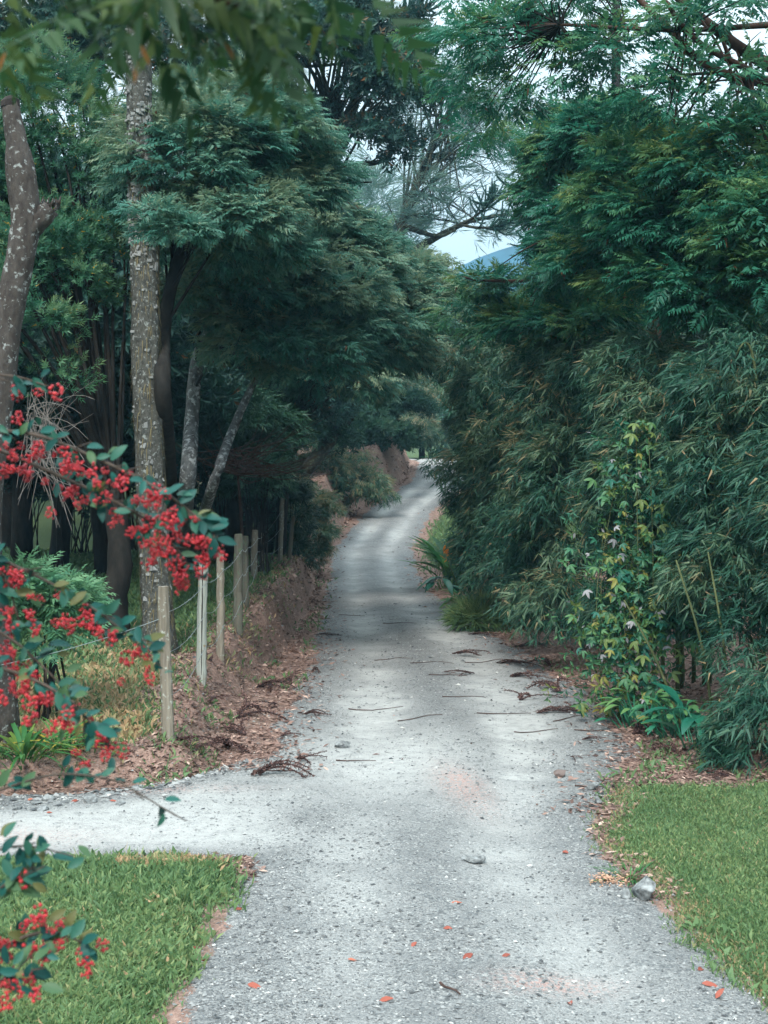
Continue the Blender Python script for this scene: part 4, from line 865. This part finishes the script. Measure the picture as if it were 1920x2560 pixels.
cot_branch([(-200, 2600), (-60, 2500), (20, 2440), (110, 2420)], 2.25, 36, 9, .004, False)
g = Geo()
for y_, d in ((2080, 2.35), (2300, 2.3), (2550, 2.3)):
    q = P(-260, y_, d); tube(g, bez(gp(-1.35, 2.2) + rng.normal(size=3) * [.08, .08, 0], (cb + q) / 2 + [-.1, 0, .35], q, 10), np.linspace(.012, .005, 10), 7)
g.obj('main_stem', M_cstem, cot, True)
g = Geo()
for y_, d in ((1130, 2.7), (1400, 2.6), (1650, 2.5)):
    q = P(-260, y_, d); tube(g, bez(cb + rng.normal(size=3) * [.08, .08, 0], (cb + q) / 2 + [-.1, 0, .35], q, 10), np.linspace(.012, .005, 10), 7)
g.obj('main_stem', M_cstem, cot_hi, True)

# leafy bough hanging into the top of the view, out of focus
ab = gp(-2.6, 1.6); bt = thing('overhanging_bough', ab, 'blurred feathery leaves of a bough hanging in from above', 'tree')
g = Geo(); e0 = P(-1500, -600, 1.6); tube(g, spline([ab, ab + [0, 0, 2.5], e0], 12), np.linspace(.09, .05, 12), 8); gl = Geo()
for path in ([e0, P(-300, -120, 1.6), P(150, -45, 1.45), P(420, -40, 1.4), P(600, 20, 1.4)], [e0, P(-100, -200, 1.6), P(300, -110, 1.5), P(620, -90, 1.45), P(740, -30, 1.45)]):
    pp = spline(path, 30); tube(g, pp, np.linspace(.02, .003, 30), 6)
    n = 34; i = rng.integers(10, 30, n); pos = pp[i] + rng.normal(size=(n, 3)) * [.03, .08, .018]
    Xa = np.stack([rng.normal(size=n) * .8 + .3, rng.normal(size=n) * .6, rng.uniform(-.9, .25, n)], 1)
    Za = np.stack([rng.normal(size=n) * .4, -np.ones(n) * .7, np.ones(n) * .8], 1)
    place_sprays(gl, T_fr, pos, Xa, Za, rng.uniform(.07, .135, n), rng.uniform(.15, .85, n))
g.obj('limb', M_bbark, bt, True); gl.obj('leaves', leaf_mat('bough_leaf', [(0, (.008, .035, .016)), (.6, (.03, .085, .028)), (1, (.10, .14, .035))]), bt)
ol = leaf_mesh(leaf_mat('orange_leaf', [(0, (.25, .10, .03)), (1, (.28, .13, .04))]), .5, 5, .1, .2)
for px, py in ((350, 110), (560, 95), (345, 150), (15, 130)): inst('withered_leaf', ol, bt, P(px, py, 1.4), (rng.normal() * .3, 0, -1), (0, -1, .2), .022)

# ------------------------------------------------------------------ stones
bm = bmesh.new(); bmesh.ops.create_icosphere(bm, subdivisions=3, radius=1); rv = np.array([v.co[:] for v in bm.verts]); rt_ = np.array([[v.index for v in f.verts] for f in bm.faces]); bm.free()
def rock(px, py, size, label, mat=M_rock, flat=.55, cat='rock', sink=.3, nm='rock', group=None):
    b = on_ground(px, py); g = Geo(); r = np.random.default_rng(int(px * 7 + py)); v = rv.copy()
    for k in range(13):
        n_ = unit(r.normal(size=3)); c = r.uniform(.38, .75); dd = v @ n_; v = v - np.maximum(dd - c, 0)[:, None] * n_
    v = v * (1 + .10 * fbm(v[:, 0] + v[:, 2] * .7, v[:, 1] - v[:, 2] * .5, 2.5, int(px) % 9, 4)[:, None] + r.normal(size=(len(v), 1)) * .008) * np.array(size) ; a = r.uniform(0, 6); R_ = np.array([[math.cos(a * .2), -math.sin(a * .2), 0], [math.sin(a * .2), math.cos(a * .2), 0], [0, 0, 1]])
    g.add(v @ R_.T + b + [0, 0, size[2] * (1 - 2 * sink)], None, rt_, r.random()); o = g.obj(nm, mat); return tag(o, label, cat, group)
rock(1610, 2255, (.15, .11, .12), 'largest grey rock, angular, at the edge of the right-hand grass', sink=.28)
rock(1567, 2252, (.05, .04, .035), 'small rounded rock just left of the largest one', sink=.15)
rock(1183, 2150, (.085, .05, .035), 'flat pale slab of rock alone in the lane', sink=.2)
rock(1478, 1988, (.11, .06, .05), 'long low grey rock on the right of the lane', sink=.3)
rock(1402, 1952, (.085, .05, .045), 'dark brown rock farther up the right of the lane', M_rockb, sink=.2)
rock(1497, 2017, (.05, .05, .04), 'bluish little rock at the corner of the right-hand grass', sink=.2)
for px, py, a, b, lab in ((1470, 2293, .20, .08, 'broad flat embedded cobble left of the row by the grass'), (1575, 2298, .15, .08, 'smooth embedded cobble in the row by the grass'), (1640, 2298, .13, .08, 'embedded cobble second from the grass in the row'), (1690, 2285, .12, .07, 'embedded cobble touching the right-hand grass'), (1590, 2312, .10, .06, 'small cobble in front of the row by the grass'), (1545, 2350, .11, .06, 'oval cobble worn flush with the lane on the right'), (1470, 2415, .11, .09, 'round-topped cobble low on the right of the lane'), (1510, 2442, .065, .05, 'small pale round stone in front of the round-topped cobble'), (1540, 2425, .1, .05, 'flat cobble right of the round-topped one'), (1680, 2395, .11, .05, 'thin cobble edge farthest right in the lane'), (1590, 2395, .12, .05, 'long worn cobble between the oval one and the thin edge'), (1300, 2262, .12, .04, 'pale worn stone flush with the middle of the lane')):
    rock(px, py, (a * .7, b, .05), lab, sink=.82, nm='cobble', cat='cobble', group='cobbles worn into the lane')
for px, py, a, lab in ((225, 2005, .10, 'whitish flat stone in the rubble below the bank'), (115, 2000, .08, 'rounded grey stone in the rubble at the left'), (110, 2028, .07, 'pale stone at the front of the rubble on the left'), (275, 1990, .06, 'dark slate stone in the rubble below the bank'), (300, 2010, .055, 'pale little stone at the right end of the rubble'), (40, 2022, .06, 'grey stone farthest left in the rubble'), (855, 1875, .12, 'grey-blue flat stone on the left half of the lane')):
    rock(px, py, (a, a * .6, a * .45), lab, sink=.4, cat='stone', nm='stone', group=None)
ob = on_ground(1525, 2218); r = thing('clod', ob, 'pale orange crumbling clod beside the right-hand grass', 'clod'); g = Geo()
for k in range(170):
    p = ob + rng.normal(size=3) * [.06, .04, .008] + [0, 0, .04 * rng.random() ** 2]; g.add(iv[:12] * rng.uniform(.004, .013) * rng.uniform(.5, 1.3, (12, 3)) + p, None, [(0, 3, 2), (0, 2, 4), (0, 4, 5), (0, 5, 1), (0, 1, 3), (11, 6, 7), (11, 7, 8), (11, 8, 9), (11, 9, 10), (11, 10, 6)], rng.uniform(.7, 1))
g.obj('crumbs', M_clod, r, kind='stuff')
redleaf = [leaf_mesh(M_red, t, 5, .22, .3, .04) for t in (.1, .4, .7)]
RL = 'small fallen reddish leaf lying on the grey gravel'
for px, py in ((983, 2520), (1180, 2393), (1040, 2365), (1130, 2340), (1427, 2510), (1755, 2476), (1790, 2505), (1745, 2440), (1155, 2262), (500, 2405), (488, 2365), (1420, 2140), (200, 2000), (85, 2005), (275, 2002), (130, 2030), (1275, 2395), (1785, 2385), (1890, 2440), (1900, 2505), (620, 2470), (870, 2410), (590, 2285)):
    o = inst('fallen_leaf', random.choice(redleaf), None, on_ground(px, py) + [0, 0, .008], (rng.normal(), rng.normal(), .05), (rng.normal() * .2, rng.normal() * .2 - .3, 1), rng.uniform(.05, .09)); tag(o, RL, 'leaf', 'reddish leaves on the gravel')

# ------------------------------------------------------------------ dead fronds and sticks
def frond_mesh(seed, dens=150, L=1., curl=.38, thick=.06):
    r = np.random.default_rng(seed); g = Geo()
    for b in range(4 + seed % 4):
        th = r.normal() * .5; ln = L * r.uniform(.5, 1); a = np.zeros(3) + [r.uniform(0, .15), 0, 0]
        pts = bez(a, np.array([ln * .5, math.sin(th) * .12 + r.normal() * .1, curl * r.uniform(.3, .9)]), np.array([ln * math.cos(th), ln * math.sin(th) + r.normal() * .1, r.uniform(0, .06)]), 16)
        tube(g, pts, np.linspace(thick * .3, thick * .12, 16), 5, tint=.05)
        n = dens; i = r.integers(0, 15, n); f = r.random((n, 1)); p = pts[i] * (1 - f) + pts[i + 1] * f; t = unit(pts[np.minimum(i + 1, 15)] - pts[i]); d = unit(t * .8 + unit(r.normal(size=(n, 3))) * .8); s = unit(np.cross(d, r.normal(size=(n, 3)))); l = thick * r.uniform(.7, 1.3, (n, 1))
        V = np.stack([p, p + d * l * .5 + s * .008, p + d * l, p + d * l * .5 - s * .008], 1); g.add(V.reshape(-1, 3), np.arange(n * 4).reshape(-1, 4), None, np.repeat(np.clip(.45 + r.normal(size=n) * .3, 0, 1), 4))
    return g.mesh('dead_frond', M_deadfrond)
fms = [frond_mesh(s) for s in range(7)]
for k, (px, py, s, az, lab) in enumerate([
    (590, 1805, .75, 0.2, 'largest dead brown frond heaped at the foot of the bank'), (615, 1845, .65, 2.8, 'dark bristly frond leaning on the largest heap'), (560, 1870, .6, -.5, 'curled brown frond in front of the heap by the bank'), (440, 1865, .4, .1, 'reddish frond lying right of the nearest fence post'),
    (620, 1945, .65, .35, 'long bristly fallen branch lying on the pale gravel'), (740, 1905, .35, -.6, 'small dark frond alone on the left of the lane'), (640, 1720, .6, 2.1, 'brown frond draped down the bank face'), (690, 1760, .6, -.9, 'frond hanging from the bank edge into the lane'), (760, 1790, .45, .2, 'reddish frond spread at the road edge'), (730, 1710, .45, 2.6, 'dark frond in the litter below the bank'),
    (530, 1670, .4, 1.3, 'dark tangled frond behind the pale split post'), (780, 1680, .4, .4, 'small frond in the litter strip farther up'), (1452, 1853, .35, .8, 'dark reddish curled frond alone on the right gravel'), (1580, 1845, .5, 0.1, 'long dark arched frond before the leafy plants'), (1300, 1750, .55, .1, 'red-brown frond at the right verge'), (1400, 1735, .6, 2.9, 'matted brown frond under the bamboo'),
    (1240, 1660, .6, .2, 'dark flattened branch far up the right verge'), (1170, 1590, .6, .1, 'dark driftwood-like branch by the tussock'), (1380, 1670, .6, 2.8, 'shaded brown frond in the dark under the bamboo'), (1760, 1925, .45, .6, 'brown litter frond at the corner behind the grass'), (1700, 1895, .45, 2.7, 'dry frond lying among fallen bamboo leaves'), (1425, 1900, .18, .3, 'tiny red-brown frond scrap on the right gravel'), (790, 1590, .4, .7, 'frond scrap half up the leaf strip'), (1840, 1950, .4, 1.9, 'dry twiggy scrap below the nearest bamboo')]):
    az += rng.normal() * .9; o = inst('dead_frond', fms[k % 7], None, on_ground(px, py) + [0, 0, .015], (math.cos(az), math.sin(az), 0), (rng.normal() * .25, rng.normal() * .25, 1), (s * rng.uniform(.7, 1.2), s * rng.uniform(.6, 1.3), s * rng.uniform(.35, 1))); tag(o, lab, 'dead frond', 'dead fronds fallen along the lane')
def stick(px, py, L, az, label, r=.006):
    b = on_ground(px, py); d = np.array([math.cos(az), math.sin(az), 0]); g = Geo(); pts = []
    for u in np.linspace(-.5, .5, 8): q = b + d * L * u + np.array([-d[1], d[0], 0]) * .05 * L * math.sin(u * 7); pts.append([q[0], q[1], float(gz(q[0], q[1])) + r * 1.6])
    tube(g, pts, np.linspace(r, r * .5, 8), 5, .1); tag(g.obj('stick', M_btwig), label, 'stick', 'sticks lying on the lane')
for a in ((890, 1910, .35, .1, 'thin dark curved stick on the left half of the lane'), (1125, 2497, .16, -.9, 'short dark stick lying low in the lane', .008), (940, 1775, .6, .15, 'long stick lying across the lane'), (1050, 1795, .5, .4, 'stick right of the long one across the lane'), (1340, 1832, .45, .2, 'thin stick on the right gravel'), (980, 1650, .5, 0, 'dark twig in the middle of the lane farther up'), (1000, 1560, .6, .1, 'twig in the shaded middle of the lane'), (880, 1540, .5, -.1, 'pale twig near the left track far up'), (1480, 1975, .3, .3, 'stick leaning by the long low rock'), (1120, 1690, .5, .2, 'broken twig before the dark fronds'), (1840, 1905, .5, -1.1, 'pale dry bamboo stalk below the nearest bamboo'), (700, 1930, .3, -.3, 'forked dark stick by the long bristly branch'), (1225, 1655, .7, .15, 'dark stick along the right verge'), (1720, 1880, .5, .1, 'straw-coloured stalk before the leafy plants')): stick(*a)

for k, (px, py, s, az, lab) in enumerate([(1130, 1640, .6, .3, 'blackish frond nearest the tussock on the right verge'), (1190, 1690, .5, 2.7, 'small dark frond left of the red-brown one'), (1270, 1700, .6, .2, 'frond half buried in litter by the dark hollow'), (1340, 1790, .5, .5, 'light brown frond before the creeper'), (1450, 1790, .5, 2.5, 'pale dry frond at the foot of the creeper'), (1290, 1620, .7, .1, 'broad dark frond inside the hollow under the bamboo'), (520, 1760, .4, 1.0, 'brown frond scrap on the bank between the first two posts'), (700, 1850, .3, .3, 'short frond scrap by the dark frond on the left of the lane'), (480, 1905, .35, .15, 'flat frond scrap below the nearest post')]):
    az += rng.normal() * .9; o = inst('dead_frond', fms[(k + 3) % 7], None, on_ground(px, py) + [0, 0, .015], (math.cos(az), math.sin(az) * .8, 0), (0, 0, 1), (s, s, s * .5)); tag(o, lab, 'dead frond', 'dead fronds fallen along the lane')
for a in ((1080, 1660, .6, .2, 'thin black stick beside the tussock'), (1160, 1745, .5, .1, 'grey stick on the right side of the lane before the red-brown frond'), (1260, 1790, .6, .25, 'straight stick before the light brown frond'), (1500, 1830, .5, -.2, 'straw stalk lying before the seedlings'), (1640, 1900, .5, .3, 'pale stalk in front of the broad-leaved plant'), (1700, 1945, .6, .1, 'long straw stalk behind the grass corner'), (1420, 1800, .4, .6, 'short brown stick under the creeper')): stick(*a)
nb_ = [o for o in bpy.data.objects if o.get('label', '').startswith('nearest bamboo clump')][0]
for pts in ([gp(3.02, 12.9, -.05), P(1770, 1700, 12.7), P(1740, 1560, 12.6), P(1690, 1400, 12.7)], [gp(3.2, 12.8, -.05), P(1820, 1700, 12.6), P(1800, 1550, 12.6), P(1770, 1380, 12.8)], [gp(2.9, 13.6, -.05), P(1640, 1650, 13.5), P(1560, 1500, 13.6)]):
    g = Geo(); tube(g, spline(pts, 18), np.linspace(.017, .008, 18), 7); g.obj('culm', M_culm, nb_, True)
# ------------------------------------------------------------------ what nobody could count: gravel, grass, litter
def scatter(n, ylo, yhi, xlo, xhi, wgt, pw=1.6):
    """points thinning out with distance, kept by wgt(x, y)"""
    u = rng.random(n * 6); y = (ylo ** (1 - pw) + u * (yhi ** (1 - pw) - ylo ** (1 - pw))) ** (1 / (1 - pw)); x = rng.uniform(-1, 1, n * 6) * y * .31
    ok = (x > xlo) & (x < xhi); x, y = x[ok], y[ok]; k = rng.random(len(x)) < wgt(x, y); return x[k][:n], y[k][:n]
ov = np.array([[1, 0, 0], [-1, 0, 0], [0, 1, 0], [0, -1, 0], [0, 0, 1], [0, 0, -1.]]); ot = np.array([(0, 2, 4), (2, 1, 4), (1, 3, 4), (3, 0, 4)])
def gw(x, y): m = masks(x, y); return m[0] * (1 - .8 * m[3]) * (.35 + .65 * sst(.35, .65, vnoise(x, y, 1.1, 12))) + .15 * (1 - m[0] - m[1])
x, y = scatter(30000, 6.2, 30, -4.5, 4.5, gw, 2.0); n = len(x)
sz = .0035 + .006 * rng.random(n) ** 2 + .012 * rng.random(n) ** 9; sz *= np.clip(y / 10, 1, 1.8)
V = ov[None] * rng.uniform(.6, 1.25, (n, 6, 1)) + rng.normal(size=(n, 6, 3)) * .22; th = rng.uniform(0, 6.28, n); c, s = np.cos(th), np.sin(th)
V = V * np.array([1.1, .8, .55]); V = np.stack([V[..., 0] * c[:, None] - V[..., 1] * s[:, None], V[..., 0] * s[:, None] + V[..., 1] * c[:, None], V[..., 2]], -1) * sz[:, None, None]
V = V + np.stack([x, y, gz(x, y) + sz * .22], -1)[:, None]
g = Geo(); g.add(V.reshape(-1, 3), None, (ot[None] + np.arange(n)[:, None, None] * 6).reshape(-1, 3), np.repeat(np.clip(rng.normal(.45, .26, n), 0, .94) + (rng.random(n) < .012) * .06, 6))
tag(g.obj('gravel', M_stone, kind='stuff'), 'loose grey gravel strewn over the lane', 'gravel')
n = 12000; x = rng.uniform(-3.6, 2.2, n * 4); y = 11 + 61 * rng.random(n * 4) ** 1.6; e = Lr(y) - x - s0(y); k = (e > -.15) & (e < .9) & (y > yb(x) - .05); x, y = x[k][:n], y[k][:n]; n = len(x)
sz = (.008 + .03 * rng.random(n) ** 5) * np.clip(y / 16, .8, 2.6); V = ov[None] * rng.uniform(.5, 1.3, (n, 6, 1)) + rng.normal(size=(n, 6, 3)) * .25; V = V * sz[:, None, None] + np.stack([x, y, gz(x, y) + sz * .1], -1)[:, None]
g = Geo(); g.add(V.reshape(-1, 3), None, (ot[None] + np.arange(n)[:, None, None] * 6).reshape(-1, 3), np.repeat(rng.random(n), 6)); tag(g.obj('soil_crumbs', M_soil, kind='stuff'), 'crumbled soil on the face of the earth bank', 'soil')
# rubble along the foot of the left bank
n = 700; x = rng.uniform(-3.6, -1.2, n); y = yb(x) - .1 - np.abs(rng.normal(size=n)) * .16; sz = .012 + .03 * rng.random(n) ** 3
V = ov[None] * rng.uniform(.6, 1.25, (n, 6, 1)) + rng.normal(size=(n, 6, 3)) * .25; V = V * np.array([1.1, .8, .5]) * sz[:, None, None] + np.stack([x, y, gz(x, y) + sz * .15], -1)[:, None]
g = Geo(); g.add(V.reshape(-1, 3), None, (ot[None] + np.arange(n)[:, None, None] * 6).reshape(-1, 3), np.repeat(np.clip(rng.normal(.45, .3, n), 0, .94) + (rng.random(n) < .06) * .06, 6)); tag(g.obj('rubble', M_stone, kind='stuff'), 'stony rubble along the foot of the left bank', 'rubble')

def grass(name, label, x, y, h, wd, tint, lean=.5):
    n = len(x); z = gz(x, y); p = np.stack([x, y, z], -1); th = rng.uniform(0, 6.28, n); s = np.stack([np.cos(th), np.sin(th), 0 * th], -1)
    d = rng.normal(size=(n, 3)) * lean; d[:, 2] = 1; d = unit(d); d2 = unit(d + rng.normal(size=(n, 3)) * [lean, lean, .2] - [0, 0, .15]); h = h[:, None]; wd = wd[:, None]
    a, b = p - s * wd, p + s * wd; m = p + d * h * .55; t = m + d2 * h * .5
    V = np.stack([a, b, m + s * wd * .6, t], 1); k = np.arange(n)[:, None] * 4
    g = Geo(); g.add(V.reshape(-1, 3), None, np.concatenate([k + [0, 1, 2], k + [0, 2, 3]]), np.repeat(np.clip(tint, 0, 1), 4)); return tag(g.obj(name, M_grass, kind='stuff'), label, 'grass')
x = rng.uniform(-3.4, -.9, 26000); y = rng.uniform(12, 36, 26000); e = Lr(y) - x - s0(y); k = (e > .15) & (e < .75) & (y > yb(x) + .2) & (rng.random(26000) < .12 + .5 * (vnoise(x, y, 1.7, 21) > .6)); x, y = x[k], y[k]; n = len(x)
grass('dry_grass', 'withered grass along the lip of the earth bank', x, y, rng.uniform(.04, .13, n), rng.uniform(.002, .005, n), np.where(rng.random(n) < .7, rng.uniform(.8, 1, n), rng.uniform(.2, .6, n)), .9)
def dryt(x, y, base=.32): 
    m = masks(x, y); t = base + rng.normal(size=len(x)) * .17 + .25 * fbm(x, y, 1.6, 3); return np.where(rng.random(len(x)) < m[2], rng.uniform(.84, 1, len(x)), np.minimum(t, .8) + (rng.random(len(x)) < .07) * .35)
x, y = scatter(44000, 6.3, 9.6, -3.2, 0, lambda x, y: masks(x, y)[1] * (x < Lr(y) + .2)); n = len(x)
grass('grass', 'short thick grass of the island on the left', x, y, rng.uniform(.025, .07, n) * (1 + .6 * vnoise(x, y, 2, 3)), rng.uniform(.0016, .0034, n), dryt(x, y, .34), .75)
x, y = scatter(46000, 6.6, 12, .8, 4.2, lambda x, y: masks(x, y)[1] * (x > Rr(y) - .3)); n = len(x)
grass('grass', 'fine mown grass on the right of the lane', x, y, rng.uniform(.02, .05, n), rng.uniform(.0018, .0036, n), dryt(x, y, .28), .6)
x, y = scatter(40000, 11, 34, -9.5, -.8, lambda x, y: masks(x, y)[1] * (x < Lr(y)), 1.3); n = len(x)
grass('grass', 'shaded grass behind the fence', x, y, rng.uniform(.035, .09, n) * (1 + y / 30), rng.uniform(.003, .006, n) * (1 + y / 20), dryt(x, y, .22), .7)
x, y = scatter(9000, 34, 80, .5, 9, lambda x, y: masks(x, y)[1] * (x > Rr(y) - .3), 1.2); n = len(x)
grass('grass', 'rough grass on the right verge where the lane climbs', x, y, rng.uniform(.1, .3, n), rng.uniform(.008, .018, n), rng.uniform(.1, .5, n), .6)
def vw(x, y): m = masks(x, y); e = (1 - m[0] - m[1]) + .4 * m[0] * (m[0] < .9) ; return e * (vnoise(x, y, 1.4, 8) > .62)
x, y = scatter(9000, 7, 40, -4, 4, vw, 1.4); n = len(x)
grass('weeds', 'sparse weeds on the verges', x, y, rng.uniform(.03, .09, n) * (1 + y / 40), rng.uniform(.003, .006, n), rng.uniform(.1, .5, n), .8)
# fallen leaves and straw
def lw_(x, y): 
    m = masks(x, y); t = x - Rr(y); e = np.clip(1 - m[0] - m[1], 0, 1) * np.where(t > -.2, 1, .9) + m[0] * .9 * np.exp(-np.clip(np.minimum(Rr(y) - x, x - Lr(y)), 0, 9) / .16) * (y > 10.5) * np.where(x > 0, 1, .9 * (y > 12)); return np.clip(e, 0, 1) * (.3 + .7 * vnoise(x, y, 1.8, 5))
x, y = scatter(46000, 8.5, 75, -3.2, 5.5, lw_, 1.3); n = len(x)
L = rng.uniform(.02, .075, n) * (1 + y / 45); th = rng.uniform(0, 6.28, n); d = np.stack([np.cos(th), np.sin(th), rng.normal(size=n) * .25], -1); d = unit(d); s = unit(np.cross(d, np.array([0, 0, 1.]) + rng.normal(size=(n, 3)) * .35)); W = L * rng.choice([.06, .11, .2], n)
p = np.stack([x, y, gz(x, y) + rng.uniform(.003, .022, n)], -1); L = L[:, None]; W = W[:, None]
V = np.stack([p - d * L / 2, p + s * W + [0, 0, .004], p + d * L / 2, p - s * W], 1)
g = Geo(); g.add(V.reshape(-1, 3), np.arange(n * 4).reshape(-1, 4), None, np.repeat(np.clip(rng.normal(.48, .24, n), 0, 1), 4)); tag(g.obj('leaf_litter', M_litter, kind='stuff'), 'brown leaf litter along both verges', 'leaf litter')

# ------------------------------------------------------------------ the air
g = Geo(); a, b, zl, zh = -720, 720, float(GV[:, 2].min()) - 1, 95.
g.add([(a, a, zl), (b, a, zl), (b, b, zl), (a, b, zl), (a, a, zh), (b, a, zh), (b, b, zh), (a, b, zh)], [(0, 3, 2, 1), (4, 5, 6, 7), (0, 1, 5, 4), (1, 2, 6, 5), (2, 3, 7, 6), (3, 0, 4, 7)])
mh = bpy.data.materials.new('haze'); mh.use_nodes = True; t = mh.node_tree; t.nodes.remove(t.nodes['Principled BSDF'])
pv = t.nodes.new('ShaderNodeVolumePrincipled'); pv.inputs['Density'].default_value = .0006; pv.inputs['Color'].default_value = (.36, .73, 1, 1)
t.links.new(pv.outputs[0], t.nodes['Material Output'].inputs['Volume'])
tag(g.obj('haze', mh, kind='stuff'), 'thin blue haze in the valley air', 'haze')
print('TRIS', sum(len(p.vertices) - 2 for o in bpy.data.meshes for p in o.polygons) if False else sum(len(m.loops) - 2 * len(m.polygons) for m in bpy.data.meshes))
